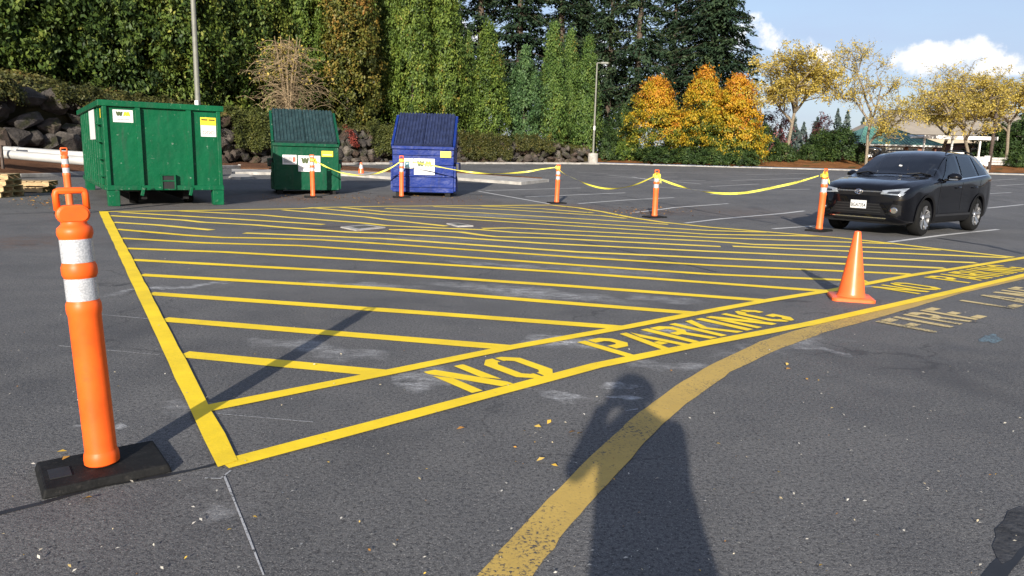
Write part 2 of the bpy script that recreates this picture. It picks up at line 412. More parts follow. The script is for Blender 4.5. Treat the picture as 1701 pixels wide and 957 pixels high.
M['redprint'] = simple('red print', (.62, .10, .06), .5, wear=.1)
M['tealprint'] = simple('pale teal print', (.35, .62, .66), .5, wear=.2, scale=20)
M['wood'] = simple('pale pallet wood', (.42, .29, .15), .8, wear=.25, scale=9, bump=.2)
M['pole'] = simple('grey green steel pole', (.15, .15, .125), .55, wear=.12)
M['bark'] = simple('bark', (.085, .062, .045), .9, wear=.35, scale=12, bump=.6)
M['palebark'] = simple('pale bark', (.20, .165, .12), .9, wear=.3, scale=12, bump=.5)
M['twig'] = simple('tan twigs', (.24, .175, .10), .9, wear=.25)
M['utility'] = simple('weathered timber', (.07, .05, .04), .9, wear=.3)
M['brick'] = simple('brown brick', (.19, .085, .055), .9, wear=.2, scale=3)
M['roofgreen'] = simple('green metal roof', (.085, .215, .17), .5, wear=.12, scale=2)
M['tanroof'] = simple('tan roof', (.25, .215, .17), .9, wear=.1, scale=.6)
M['tanwall'] = simple('tan wall', (.34, .29, .22), .9, wear=.1, scale=.6)
M['offwhite'] = simple('off white paint', (.66, .65, .62), .6, wear=.08)
M['darkglass'] = simple('dark window', (.02, .022, .026), .08, wear=.1, spec=.6)
M['fence'] = simple('weathered fence wood', (.40, .385, .36), .85, wear=.25)
def carpaint():
    t = NT('black car paint'); t.base((.0025, .0027, .004)); t.set(Roughness=.25, Specular_IOR_Level=.05)
    t.b.inputs['Coat Weight'].default_value = 1.0; t.b.inputs['Coat Roughness'].default_value = .02; t.b.inputs['Coat IOR'].default_value = 1.36; return t.m
M['car'] = carpaint()
def carglass():
    t = NT('car glass'); tr = t.n('ShaderNodeBsdfTransparent'); tr.inputs[0].default_value = (.42, .48, .52, 1)
    gl = t.n('ShaderNodeBsdfGlossy'); gl.inputs['Roughness'].default_value = .015; gl.inputs[0].default_value = (1, 1, 1, 1)
    lw = t.n('ShaderNodeFresnel'); lw.inputs['IOR'].default_value = 1.75
    mx = t.n('ShaderNodeMixShader'); t.l(lw.outputs[0], mx.inputs[0]); t.l(tr.outputs[0], mx.inputs[1]); t.l(gl.outputs[0], mx.inputs[2]); t.l(mx.outputs[0], t.out.inputs[0]); return t.m
M['glass'] = carglass()
M['seat'] = simple('car upholstery', (.045, .045, .048), .8, wear=.15)
M['plastic'] = simple('black trim plastic', (.009, .009, .010), .6, wear=.15, spec=.12)
M['tyre'] = simple('tyre rubber', (.009, .009, .009), .8, wear=.2, spec=.12)
M['alloy'] = simple('alloy', (.55, .55, .56), .28, .9, wear=.05)
M['darkalloy'] = simple('dark alloy', (.03, .03, .032), .35, .4, wear=.1)
M['chrome'] = simple('chrome', (.75, .75, .76), .12, 1.0, wear=.02)
M['lamp'] = simple('headlamp lens', (.34, .37, .40), .08, .45, wear=.25, scale=14, spec=.8)
M['coat'] = simple('dark coat cloth', (.03, .03, .04), .9, wear=.2)
M['skin'] = simple('skin', (.42, .26, .19), .55, wear=.08)
M['hair_hood'] = simple('dark hair', (.03, .02, .015), .6, wear=.2)
M['leaflitter'] = leafmat('fallen leaves', [(0, (.20, .09, .03)), (.35, (.42, .20, .04)), (.6, (.62, .40, .05)), (.8, (.48, .44, .36)), (1, (.55, .52, .46))], .1)
# ------------------------------------------------------------------ the setting
def sheet(name, xs, ys, zf, mat, parent=None):
    m = MB(); vs = [(x, y, zf(x, y)) for y in ys for x in xs]; n = len(xs)
    fs = [(j*n+i, j*n+i+1, (j+1)*n+i+1, (j+1)*n+i) for j in range(len(ys)-1) for i in range(n-1)]
    return m.add(vs, fs).build(name, mat, parent)
LOT_END = 64.6
lot = struct(sheet('parking_lot', [-140, -40, -20, 0, 20, 40, 160], [-40, -10, 0, 10, 20, 30, 40, 50, LOT_END], lambda x, y: zlot(y), M['asphalt']), 'dark grey asphalt parking lot')
def zter(x, y):
    t = max(0, min(1, (y-LOT_END-1)/9)); return zlot(LOT_END)+.13 + (1.05*t if x > 0 else 1.05*t)
ys = [LOT_END+.15, LOT_END+1, 67, 68.5, 70, 72, 74, 76, 90, 130, 250, 600, 1500]
struct(sheet('terrain', [-900, -200, -60, -20, 0, 12, 25, 40, 60, 100, 300, 1200], ys, zter, M['terrain']))
struct(sheet('mulch_bank', [6.0+i*2 for i in range(60)], [LOT_END+.16, LOT_END+1, 67, 68.5, 70, 72, 74, 75.5], lambda x, y: zter(x, y)+.02+.03*math.sin(x*1.7+y), M['mulch_orange']))
m = MB(); x = 6.2
while x < 140:
    m.box((x+1.5, LOT_END+.08, zlot(LOT_END)+.035), (2.985, .14, .08)); x += 3.0
struct(m.build('kerb', M['concrete'], bevel=.02))

# --- painted markings -------------------------------------------------
def ribbon(name, pts, width, mat, lift, jit=.05, step=.3):
    """strip of paint along ground points, slightly uneven edges"""
    P = [Vector((p.x, p.y, 0)) for p in pts]; out = []
    for a, b in zip(P[:-1], P[1:]):
        n = max(1, int((b-a).length/step))
        out += [a.lerp(b, i/n) for i in range(n)]
    out.append(P[-1])
    ws = width if hasattr(width, '__len__') else None
    vs = []
    for i, p in enumerate(out):
        d = (out[min(i+1, len(out)-1)]-out[max(i-1, 0)]).normalized(); nrm = Vector((-d.y, d.x, 0))
        w = width*(1+random.uniform(-jit, jit))
        for s in (-.5, .5):
            q = p+nrm*w*s; vs.append((q.x, q.y, zlot(q.y)+lift))
    fs = [(2*i, 2*i+2, 2*i+3, 2*i+1) for i in range(len(out)-1)]
    return MB().add(vs, fs).build(name, mat, lot)
def quad_ribbon(name, left, right, mat, lift, sub=6):
    L = [G(*p) for p in left]; Rr = [G(*p) for p in right]; vs = []; n = 0
    for i in range(len(L)-1):
        for k in range(sub):
            t = k/sub; a = L[i].lerp(L[i+1], t); b = Rr[i].lerp(Rr[i+1], t); vs += [a, b]; n += 1
    vs += [L[-1], Rr[-1]]; n += 1
    vs = [(v.x+random.uniform(-.004, .004), v.y+random.uniform(-.004, .004), zlot(v.y)+lift) for v in vs]
    return MB().add(vs, [(2*i, 2*i+2, 2*i+3, 2*i+1) for i in range(n-1)]).build(name, mat, lot)

hatch = [
 [(303,589),(640,621)], [(270,531),(845,578)], [(248,488),(700,520),(1035,545)], [(233,457),(640,480),(1155,521)],
 [(218,432),(640,455),(950,476),(1275,500)], [(208,413),(370,419),(640,434),(940,453),(1372,484)],
 [(200,396),(340,404),(500,408.5),(640,418),(960,441),(1180,456),(1440,467.5)],
 [(192,381),(314,391.5),(370,395),(436,396),(535,399),(640,405.6),(960,428),(1180,441),(1515,456)],
 [(187,369.5),(260,374),(352,382.5)], [(406,387.5),(640,397),(960,419),(1180,429),(1570,446)],
 [(182,358.5),(305,366),(336,369.5),(423,374),(470,378),(580,386),(640,388),(745,394),(900,404.5),(1180,418),(1622,437)],
 [(200,353),(370,363),(538,373.3)], [(646,381.8),(703,382.5),(766,386),(800,391),(823,393.5),(915,396),(1030,402),(1197,410)], [(1217,409.5),(1407,417.5),(1675,428.5)],
 [(300,350.8),(436,357.5),(480,361.5),(600,370.5),(640,374.8),(735,379.5),(800,382),(862,387),(900,388.5),(1100,397.5),(1180,401),(1253,406.5),(1394,409.5),(1560,415.5)],
 [(470,349),(610,361),(640,365),(742,376)], [(801,379.8),(850,379),(900,381.2),(1180,395),(1478,405)],
 [(515,345),(640,357),(790,365.5),(900,372.5),(1180,389.7),(1364,392.6)],
 [(560,344),(640,352),(800,361),(1000,373),(1180,383.4),(1272,386)], [(640,346.5),(800,354),(1000,366),(1110,373)],
 [(720,343.5),(850,349),(1000,358.5),(1040,363)], [(800,342.5),(900,347),(985,354)]]
for i, pl in enumerate(hatch):
    ribbon('hatch_stripe', [G(*p) for p in pl], .145 if i < 8 else .165, M['yellow'] if i < 8 else M['yellow_far'], .004)
ribbon('border_line', [G(*p) for p in [(170,352),(300,350.5),(500,347),(535,345),(640,343),(800,342),(915,341),(960,345.5),(1000,352),(1050,362),(1100,369.5),(1180,378),(1394,395.5),(1486,405.5),(1578,416.5),(1684,428)]], .16, M['yellow_far'], .006)
quad_ribbon('border_line', [(164,352),(360,780)], [(179,352),(396,768)], M['yellow'], .010, 40)
ribbon('lane_line', [G(*p) for p in [(345,680),(635,622),(845,579),(1040,544.5),(1155,522),(1272,500.5),(1380,483.5),(1514,458),(1600,445),(1690,430.5),(1760,419)]], .105, M['yellow'], .007, .03)
ribbon('lane_line', [G(*p) for p in [(372,774),(640,703),(815,656),(990,609),(1165,573),(1340,540),(1457,514),(1580,486),(1701,458),(1800,436)]], .105, M['yellow'], .008, .03)
quad_ribbon('old_curved_line', [(760,1000),(791,957),(894,848),(980,761),(1051,694),(1114,647),(1177,609),(1262,568),(1351,541),(1457,513),(1580,484),(1701,456),(1800,436)],
            [(862,1000),(886,957),(949,871),(1020,793),(1095,710),(1142,671),(1213,619),(1288,583),(1368,553.5),(1470,525),(1600,487),(1701,464),(1800,442)], M['oldyellow'], .004, 6)
stalls = [[(795,318),(913,339)],[(807,316.8),(965,312.5)],[(873,327.5),(1039,320.5)],[(960,338.6),(1040,332.5),(1120,328.5)],[(1051,353.5),(1120,345),(1210,338.5)],[(1138,371),(1200,363.6),(1336,350.6)],
  [(1284,380.5),(1356,375.5)],[(1477,402.7),(1570,390.5),(1658,381.5)],[(1023,281.6),(1056,282.4)],[(1100,294.5),(1125,294.2)],[(1116,300),(1172,299.8)],[(965,292),(1125,300)],[(1010,291),(1165,306)],[(1050,294),(1100,303)],
  [(1180,323.2),(1243,321.4)],[(1302,315.2),(1346,314.4)],[(1215,300),(1345,296)],[(1240,290.5),(1345,288)],[(1100,286.5),(1200,288.5)],[(960,286),(1010,289)],[(815,280.5),(855,281.5)],[(870,284),(915,284.6)],
  [(1640,300),(1690,297.5)],[(1655,309),(1701,306)],[(1640,322),(1680,320)],[(1640,346),(1701,340)],[(1180,310),(1260,306)],[(1090,311),(1180,317)]]
for pl in stalls: ribbon('stall_line', [G(*p) for p in pl], .10, M['whitepaint'], .005, .08, .6)
for pl in [[(98,575),(265,590)],[(168,523),(268,532)],[(362,688),(520,702)],[(372,790),(400,860),(438,957)],[(340,795),(366,796),(384,782)],[(1040,683),(1060,680)]]:
    ribbon('chalk_line', [G(*p) for p in pl], .007, M['chalk'], .003, .5, .12)
for pl, w in [([(-40,866),(0,853),(70,836),(170,808),(275,790),(320,781),(366,770)], .030), ([(1640,975),(1662,944),(1680,925),(1701,905),(1740,880)], .05), ([(950,318),(1040,327),(1140,345),(1290,372)], .06),
              ([(0,356),(60,354),(160,350)], .05), ([(1560,396),(1640,408),(1701,422)], .12), ([(1260,352),(1330,365)], .06), ([(420,383),(560,377),(640,373)], .05), ([(800,380),(950,398),(1100,430),(1190,452)], .03)]:
    ribbon('crack_seal', [G(*p) for p in pl], w, M['tar'], .002, .45, .12)
# a patch of darker, bumpy surface at the bottom right corner
pp = [G(*p) for p in [(1648,908),(1655,892),(1652,880),(1668,866),(1674,850),(1695,842),(1745,846),(1750,905),(1712,902),(1694,912),(1680,930),(1664,938),(1655,925)]]
MB().add([(p.x, p.y, .0025) for p in pp], [tuple(range(len(pp)))]).build('dark_patch', M['patch'], lot)

GL = {  # stencil letters, unit box
 'N': [[(0,0),(.25,0),(.25,.58),(0,.80)], [(0,.90),(.0,1),(.27,1),(1,.10),(1,0),(.72,0)], [(.75,.42),(1,.22),(1,1),(.75,1)]],
 'P': [[(0,0),(.27,0),(.27,1),(0,1)], [(.35,1),(.76,1),(1,.86),(1,.56),(.76,.42),(.35,.42),(.35,.60),(.66,.60),(.73,.65),(.73,.77),(.66,.82),(.35,.82)]],
 'A': [[(0,0),(.26,0),(.62,1),(.36,1)], [(.70,.97),(1,0),(.74,0),(.54,.68)], [(.36,.20),(.64,.20),(.60,.36),(.42,.36)]],
 'R': [[(0,0),(.27,0),(.27,1),(0,1)], [(.35,1),(.76,1),(1,.86),(1,.60),(.80,.48),(1,0),(.73,0),(.53,.44),(.35,.44),(.35,.60),(.66,.60),(.73,.65),(.73,.77),(.66,.82),(.35,.82)]],
 'K': [[(0,0),(.26,0),(.26,1),(0,1)], [(.33,.50),(.70,1),(1,1),(.58,.50),(1,0),(.70,0),(.40,.40)]],
 'I': [[(0,0),(1,0),(1,1),(0,1)]],
 'O': [[(.46,1),(.28,1),(0,.82),(0,.18),(.28,0),(.46,0),(.46,.18),(.38,.18),(.27,.26),(.27,.74),(.38,.82),(.46,.82)],
       [(.54,1),(.72,1),(1,.82),(1,.18),(.72,0),(.54,0),(.54,.18),(.62,.18),(.73,.26),(.73,.74),(.62,.82),(.54,.82)]],
 'G': [[(.46,1),(.28,1),(0,.82),(0,.18),(.28,0),(.46,0),(.46,.18),(.38,.18),(.27,.26),(.27,.74),(.38,.82),(.46,.82)],
       [(.54,1),(.72,1),(1,.84),(1,.68),(.73,.68),(.73,.76),(.62,.82),(.54,.82)], [(.54,0),(.72,0),(1,.16),(1,.50),(.56,.50),(.56,.34),(.73,.34),(.73,.24),(.62,.18),(.54,.18)]],
 'F': [[(0,0),(.28,0),(.28,1),(0,1)], [(.36,1),(1,1),(1,.82),(.36,.82)], [(.36,.58),(.85,.58),(.85,.40),(.36,.40)]],
 'E': [[(0,0),(.28,0),(.28,1),(0,1)], [(.36,1),(1,1),(1,.83),(.36,.83)], [(.36,.59),(.85,.59),(.85,.42),(.36,.42)], [(.36,.17),(1,.17),(1,0),(.36,0)]],
 'L': [[(0,0),(.28,0),(.28,1),(0,1)], [(.36,.18),(1,.18),(1,0),(.36,0)]]}
def paint_word(words, o, e, h0, h1, mat, lift, label):
    o = Vector((o[0], o[1], 0)); e = Vector((e[0], e[1], 0)); n = Vector((-e.y, e.x, 0))
    root = bpy.data.objects.new('painted_lettering', None); COL.objects.link(root); root.parent = lot; root['label'] = label
    for ch, s, w in words:
        mb = MB()
        for poly in GL[ch]:
            ps = [o + e*(s+w*u+random.uniform(-.003, .003)) + n*(h0+(h1-h0)*v) for u, v in poly]
            mb.add([(p.x, p.y, zlot(p.y)+lift) for p in ps], [tuple(range(len(ps)))])
        mb.build('painted_letter', mat, root)
def spread(word, s0, s1):
    wd = {'I': .09}; ws = [wd.get(c, .30) for c in word]; gap = (s1-s0-sum(ws))/max(1, len(word)-1); out = []; s = s0
    for c, w in zip(word, ws): out.append((c, s, w)); s += w+gap
    return out
t1 = ((-1.227, 2.9396), (.76598, .64287)); t2 = ((2.4681, 6.0409), (.77633, .63033))
paint_word(spread('NO', 1.46, 2.16)+spread('PARKING', 2.78, 4.98), *t1, .155, .655, M['yellow'], .006, 'fresh yellow stencilled words NO PARKING nearer to the camera')
paint_word(spread('NO', 2.44, 3.12)+spread('PARKING', 3.78, 6.0), *t2, .135, .635, M['yellow'], .006, 'fresh yellow stencilled words NO PARKING beyond the large cone')
paint_word([('F', .63, .27), ('I', .95, .09), ('R', 1.15, .28), ('E', 1.50, .28)]+[('L', 2.42, .30), ('A', 2.86, .33), ('N', 3.32, .31), ('E', 3.75, .28)], *t2, -.745, -.27, M['firepaint'], .006, 'worn pale yellow stencilled words FIRE LANE')

# blue-grey overspray of paint on the asphalt
pp = [G(1646+18*math.cos(a)*(1+.3*math.sin(3*a)), 563+7*math.sin(a)*(1+.3*math.cos(5*a))) for a in np.linspace(0, 2*math.pi, 18)[:-1]]
MB().add([(p.x, p.y, .003) for p in pp], [tuple(range(len(pp)))]).build('paint_spill', paint('pale blue spill', (.13, .20, .23), .60), lot)

# --- drain slabs, walkway strip, island bed ------------------------------
def drain(corners, label):
    ps = [G(*p) for p in corners]; c = sum(ps, Vector())/4
    t = thing('storm_drain', label, 'storm drain', c, 0, None)
    def poly(k, z): return [((p-c)*k+Vector((0, 0, z))) for p in ps]
    a = poly(1, .022); b = poly(.62, .022); lo = poly(1.02, 0.001)
    MB().add(a+b+lo, [(i, (i+1) % 4, 4+(i+1) % 4, 4+i) for i in range(4)]+[(8+i, 8+(i+1) % 4, (i+1) % 4, i) for i in range(4)]).build('collar', M['concrete'], t)
    MB().add(poly(.6, .012), [(0, 1, 2, 3)]).build('pit_shade', M['tar'], t)  # flat dark sheet painting the shade seen between the grate bars
    d0 = b[1]-b[0]; d1 = b[3]-b[0]
    for k in range(6):
        s0, s1 = k/6+.03, (k+1)/6-.03
        q = [b[0]+d0*s0, b[0]+d0*s1, b[0]+d0*s1+d1, b[0]+d0*s0+d1]
        MB().add([(v.x, v.y, .019) for v in q], [(0, 1, 2, 3)]).build('grate_bar', M['pole'], t)
drain([(566,378.5),(610,375),(640,379),(592,384)], 'square concrete storm drain in the hatched area, left of two')
drain([(742,372.5),(762,372),(786,376.5),(760,377.5)], 'smaller storm drain in the hatched area, right of two')
def slab(name, outline, h, mat, lift=0.0):
    ps = [G(*p) for p in outline]; n = len(ps)
    vs = [(p.x, p.y, zlot(p.y)+.001+lift) for p in ps]+[(p.x, p.y, zlot(p.y)+h) for p in ps]
    return MB().add(vs, [tuple(range(n, 2*n))]+[(i, (i+1) % n, (i+1) % n+n, i+n) for i in range(n)]).build(name, mat)
struct(slab('island_bed', [(400,276),(560,279),(652,287),(760,290.5),(868,299),(900,301),(760,291.5),(652,291),(570,287.5),(400,284)][::-1], .16, M['mulch']))
struct(slab('walkway', [(385,290),(570,292.5),(650,298.5),(758,299.5),(866,307.5),(912,302.3),(880,300),(758,291.5),(650,290.5),(570,287.5),(385,285)], .12, M['concrete']))
struct(slab('walkway', [(385,293),(412,293),(422,297),(400,299),(380,298)], .10, M['concrete']))

# --- wall path and hill ----------------------------------------------------
path = [(-27, 14, .6, 3.6, 5.8), (-24, 23, .9, 3.8, 5.9), (-21.6, 31, 1.15, 3.6, 5.6), (-19.0, 38, .8, 3.35, 4.9), (-16.1, 44, .5, 3.15, 4.4), (-11, 50, .62, 2.9, 3.7), (-3.3, 57.5, .77, 2.65, 3.1), (2.2, 61.8, .86, 2.6, 2.9), (6.6, 64.4, .92, 2.2, 2.6)]
PA = np.array(path)
seg = np.hypot(np.diff(PA[:, 0]), np.diff(PA[:, 1])); SL = np.concatenate([[0], np.cumsum(seg)])
def wp(s, off=0):
    s = min(max(s, 0), SL[-1]-1e-6)
    x, y, zb, zt, zh = [np.interp(s, SL, PA[:, k]) for k in range(5)]
    e = .8; xa, ya = np.interp(max(0, s-e), SL, PA[:, 0]), np.interp(max(0, s-e), SL, PA[:, 1]); xb, yb = np.interp(min(SL[-1], s+e), SL, PA[:, 0]), np.interp(min(SL[-1], s+e), SL, PA[:, 1])
    d = math.hypot(xb-xa, yb-ya); nx, ny = -(yb-ya)/d, (xb-xa)/d
    return x+nx*off, y+ny*off, zb, zt, zh, nx, ny
ss = np.linspace(0, SL[-1], 60)
def grid(rows, name, mat):
    n = len(rows[0]); vs = [p for r in rows for p in r]
    return MB().add(vs, [(j*n+i, j*n+i+1, (j+1)*n+i+1, (j+1)*n+i) for j in range(len(rows)-1) for i in range(n-1)]).build(name, mat, smooth=True)
def hillz(s, off):
    x, y, zb, zt, zh, nx, ny = wp(s, off)
    t = min(1, max(0, (off-.5)/6.0)); z = zt-.15+(zh-zt+.15)*t
    if off > 6.5: z = zh+(off-6.5)*.06
    return (x, y, z + .10*math.sin(x*2.1+y*.7)+.07*math.sin(y*3.3-x))
def backrow(s, k):
    x, y, zb, zt, zh, nx, ny = wp(s, .55); return (x, y, zb-.3+(zt-zb+.15)*k)
struct(grid([[backrow(s, 0) for s in ss], [backrow(s, .6) for s in ss]] + [[hillz(s, o) for s in ss] for o in (.5, 1.2, 2, 3, 4.2, 5.5, 6.5, 9, 14, 25, 45)], 'hillside', M['soil']))
# mulch verge between asphalt and wall foot
def verge(s, k):
    x, y, zb, zt, zh, nx, ny = wp(s, 0.8*k - (1-k)*np.interp(s, SL, [5.5, 5.5, 5.2, 4.2, 2.6, 2.0, 1.7, 1.5, 1.2]))
    z0 = zlot(y)+.10; return (x, y, z0+(max(zb, z0)-z0)*k**.8 + (.04*math.sin(x*3+y*2) if k > 0 else 0))
struct(grid([[verge(s, k) for s in ss] for k in (0, .12, .3, .5, .75, 1)], 'mulch_verge', M['mulch']))
m = MB(); prev = None
for s in np.arange(.5, SL[-1]-.5, 2.0):
    a = Vector(verge(s, 0)); b = Vector(verge(min(s+1.985, SL[-1]), 0)); c = (a+b)/2; d = b-a
    m.box((c.x, c.y, zlot(c.y)+.07), (d.length, .15, .15), math.atan2(d.y, d.x))
struct(m.build('kerb', M['concrete'], bevel=.02))

# rock wall: each stone a part
wall = thing('rock_wall', 'long retaining wall of rough dark boulders below the hedge and trees', 'rock wall', (0, 0, 0))
rockmesh = []
rr = random.Random(3)
for k in range(16):
    bm = bmesh.new(); pts = []
    for i in range(24):
        v = Vector((rr.gauss(0, 1), rr.gauss(0, 1), rr.gauss(0, 1))).normalized()*rr.uniform(.74, 1.12)
        bm.verts.new((v.x*.56, v.y*.5, v.z*.52))
    h = bmesh.ops.convex_hull(bm, input=bm.verts)
    for v in [v for v in bm.verts if not v.link_faces]: bm.verts.remove(v)
    me = bpy.data.meshes.new('rock'); bm.to_mesh(me); bm.free(); me.materials.append(M['rock']); rockmesh.append(me)
nrock = 0
s = 6.0
courses = []
for row in range(4):
    s = 6.0 + row*.3
    while s < SL[-1]-.3:
        x, y, zb, zt, zh, nx, ny = wp(s)
        Hh = zt-zb; big = np.interp(s, [6, 20, 34, SL[-1]], [1.12, 1.0, .82, .70]); nrow = max(2, round(Hh/(.72*big)))
        if row >= nrow: s += 1.0; continue
        rh = Hh/nrow; w = rh*rr.uniform(.65, 1.9)
        if rr.random() < .10 and row == nrow-1: s += w*.8; continue
        zc = zb+rh*(row+.5)-.06; lean = .16*row*rh+rr.uniform(-.10, .16)
        xx, yy, *_ = wp(s+w/2, lean)
        o = link_mesh('rock', rockmesh[rr.randrange(16)], wall); o.location = (xx, yy, zc+rr.uniform(-.2, .2))
        dirz = math.atan2(-nx, ny)
        o.rotation_euler = (rr.choice((0, math.pi))+rr.uniform(-.4, .4), rr.uniform(-.55, .55), dirz+rr.choice((0, math.pi))+rr.uniform(-.3, .3))
        f = rr.uniform(.95, 1.35); o.scale = (w*f, rh*rr.uniform(1.0, 1.4), rh*rr.uniform(.85, 1.5)); nrock += 1
        s += w*.92
print('rocks', nrock)
# ------------------------------------------------------------------ vegetation
def leafmesh(name, C, Nn, size, asp, tint, mat, axis=None, fold=.12):
    """rhombic leaf sprays: centres C, normals Nn, long axis roughly `axis`"""
    n = len(C); Nn = Nn/np.maximum(1e-6, np.linalg.norm(Nn, axis=1))[:, None]
    ax = rng.normal(size=(n, 3)) if axis is None else axis + rng.normal(size=(n, 3))*.45
    T = ax - Nn*np.sum(ax*Nn, 1)[:, None]; T /= np.maximum(1e-6, np.linalg.norm(T, axis=1))[:, None]
    B = np.cross(Nn, T); s = size[:, None]
    V = np.empty((n, 4, 3), np.float32)
    V[:, 0] = C - T*s*.5; V[:, 1] = C + B*s*asp*.5 + Nn*s*fold; V[:, 2] = C + T*s*.5; V[:, 3] = C - B*s*asp*.5 + Nn*s*fold
    me = bpy.data.meshes.new(name); me.vertices.add(n*4); me.vertices.foreach_set('co', V.ravel())
    me.loops.add(n*4); me.loops.foreach_set('vertex_index', np.arange(n*4, dtype=np.int32))
    me.polygons.add(n); me.polygons.foreach_set('loop_start', np.arange(0, n*4, 4, dtype=np.int32))
    at = me.attributes.new('tint', 'FLOAT', 'POINT'); at.data.foreach_set('value', np.repeat(np.clip(tint, 0, 1), 4).astype(np.float32))
    me.materials.append(mat); me.update(); me.validate()
    return me
def clumps(Cc, rad, out, per, size, spread=.5, flat=(1, 1, 1)):
    k = len(Cc); idx = np.repeat(np.arange(k), per); n = k*per
    P = Cc[idx] + rng.normal(size=(n, 3))*rad[idx][:, None]*spread*np.array(flat)
    N = out[idx]*.9 + rng.normal(size=(n, 3))*.65 + np.array([0, 0, .25])
    S = size*rng.uniform(.65, 1.35, n)
    return P, N, S, idx
M['cedar'] = leafmat('cedar foliage', [(0, (.024, .048, .011)), (.35, (.066, .110, .018)), (.65, (.130, .185, .030)), (.86, (.20, .235, .040)), (1, (.23, .15, .03))])
M['cedard'] = leafmat('deep green cedar foliage', [(0, (.022, .048, .012)), (.35, (.060, .112, .024)), (.65, (.115, .175, .036)), (.86, (.18, .225, .046)), (1, (.20, .16, .03))])
M['brownced'] = leafmat('browning cedar foliage', [(0, (.032, .042, .009)), (.35, (.10, .11, .018)), (.6, (.20, .15, .03)), (.85, (.25, .14, .03)), (1, (.27, .13, .03))])
M['bluegreen'] = leafmat('blue green foliage', [(0, (.016, .040, .014)), (.5, (.055, .110, .036)), (1, (.125, .20, .065))])
M['laurel'] = leafmat('laurel foliage', [(0, (.014, .030, .009)), (.4, (.046, .082, .015)), (.75, (.112, .155, .024)), (1, (.26, .26, .055))])
M['firleaf'] = leafmat('fir foliage', [(0, (.010, .022, .012)), (.5, (.024, .046, .022)), (1, (.060, .085, .035))], .12)
M['maple'] = leafmat('autumn maple foliage', [(0, (.022, .045, .010)), (.22, (.075, .110, .016)), (.42, (.30, .25, .020)), (.68, (.50, .30, .018)), (.88, (.50, .22, .018)), (1, (.38, .13, .018))], .3)
M['locust'] = leafmat('yellow locust foliage', [(0, (.24, .21, .045)), (.5, (.50, .38, .075)), (1, (.68, .53, .13))], .45)
M['redleaf'] = leafmat('dull red foliage', [(0, (.12, .04, .045)), (1, (.26, .10, .10))])
M['shrubl'] = leafmat('shrub foliage', [(0, (.014, .028, .009)), (.5, (.038, .072, .018)), (1, (.10, .14, .03))])
M['moss'] = leafmat('ground cover', [(0, (.020, .026, .007)), (.4, (.055, .060, .014)), (.75, (.105, .098, .025)), (1, (.15, .085, .03))])
M['redcreep'] = leafmat('red creeper', [(0, (.10, .02, .015)), (1, (.30, .06, .04))])
M['farleaf'] = leafmat('far conifer', [(0, (.020, .032, .030)), (1, (.045, .065, .055))], .05)

def crown_column(name, H, Rm, prof, mat, nclump, per, size, tintf=None, lobes=5, clr=.40, flat=(1, 1, 1.35), base=0.0, inner=.25, vert=.5):
    h = rng.random(nclump*3)**.92; pr = np.array([prof(x) for x in h]); keep = rng.random(len(h)) < pr/pr.max()+.12; h = h[keep][:nclump]
    pr = np.array([prof(x) for x in h]); a = rng.random(len(h))*2*np.pi
    ph = rng.random(4)*6.28
    lob = 1+.14*np.sin(lobes*a+ph[0]+h*3)+.11*np.sin((lobes+4)*a+ph[1]-h*7)+.10*np.sin(h*23+ph[2]+2*a)
    depth = np.where(rng.random(len(h)) < inner, rng.uniform(.35, .85, len(h)), rng.uniform(.78, 1.08, len(h)))
    r = Rm*pr*lob*depth
    C = np.stack([r*np.cos(a), r*np.sin(a), base+h*(H-base)], 1)
    out = np.stack([np.cos(a), np.sin(a), np.full(len(a), vert)], 1)
    rad = np.full(len(h), clr*.85)*rng.uniform(.6, 1.45, len(h))
    P, N, S, idx = clumps(C, rad, out, per, size, .5, flat)
    ct = rng.normal(.46, .17, len(h)) if tintf is None else tintf(h, a, len(h))
    t = ct[idx] + rng.normal(0, .10, len(P))
    ax = np.stack([out[idx][:, 0]*.4, out[idx][:, 1]*.4, np.ones(len(P))], 1)
    return leafmesh(name, P, N, S, .52, t, mat, ax)
def cone_prof(p=.75, b=.55, w=.18):
    return lambda h: max(.03, (b+(1-b)*min(1, h/w))*(max(0, 1-max(0, h-w)/(1-w)))**p)
def trunk_mesh(H, r0, mat, lean=0, n=7):
    m = MB(); pts = [(math.sin(i*.9)*.04*i*lean, math.cos(i*1.3)*.04*i*lean, H*i/6-.4) for i in range(7)]
    m.tube(pts, [r0*(1-.13*i) for i in range(7)], n); me = m.mesh('trunk', mat, True); return me
def tree(name, label, cat, loc, crown_me, trunk_me, group=None, rz=None, sc=1.0, sxy=1.0):
    t = thing(name, label, cat, loc, rz if rz is not None else random.uniform(0, 6.28), group)
    t.scale = (sxy, sxy, sc)
    link_mesh('trunk', trunk_me, t); link_mesh('crown', crown_me, t); return t

cedarA = crown_column('crown', 9.0, 1.55, cone_prof(.62), M['cedar'], 430, 46, .20)
cedarB = crown_column('crown', 9.0, 1.45, cone_prof(.75, .6), M['cedard'], 430, 46, .19, lobes=4)
cedarC = crown_column('crown', 13.0, 2.0, cone_prof(.5, .6), M['cedar'], 760, 46, .22, lobes=6)
cedarD = crown_column('crown', 13.0, 2.0, cone_prof(.42, .65), M['brownced'], 760, 44, .21, lobes=5, tintf=lambda h, a, n: np.clip(.15+.55*h+rng.normal(0, .22, n), 0, 1))
blue = crown_column('crown', 7.0, 1.75, lambda h: max(.05, (1-abs(h-.38)**1.6*1.9))*(1-h**6), M['bluegreen'], 330, 46, .21, lobes=5)
laurelA = crown_column('crown', 12.5, 2.7, lambda h: max(.1, (.75+.25*min(1, h/.2))*(1-h**3.2)), M['laurel'], 820, 44, .27, lobes=7, clr=.55, flat=(1, 1, .9), vert=.3)
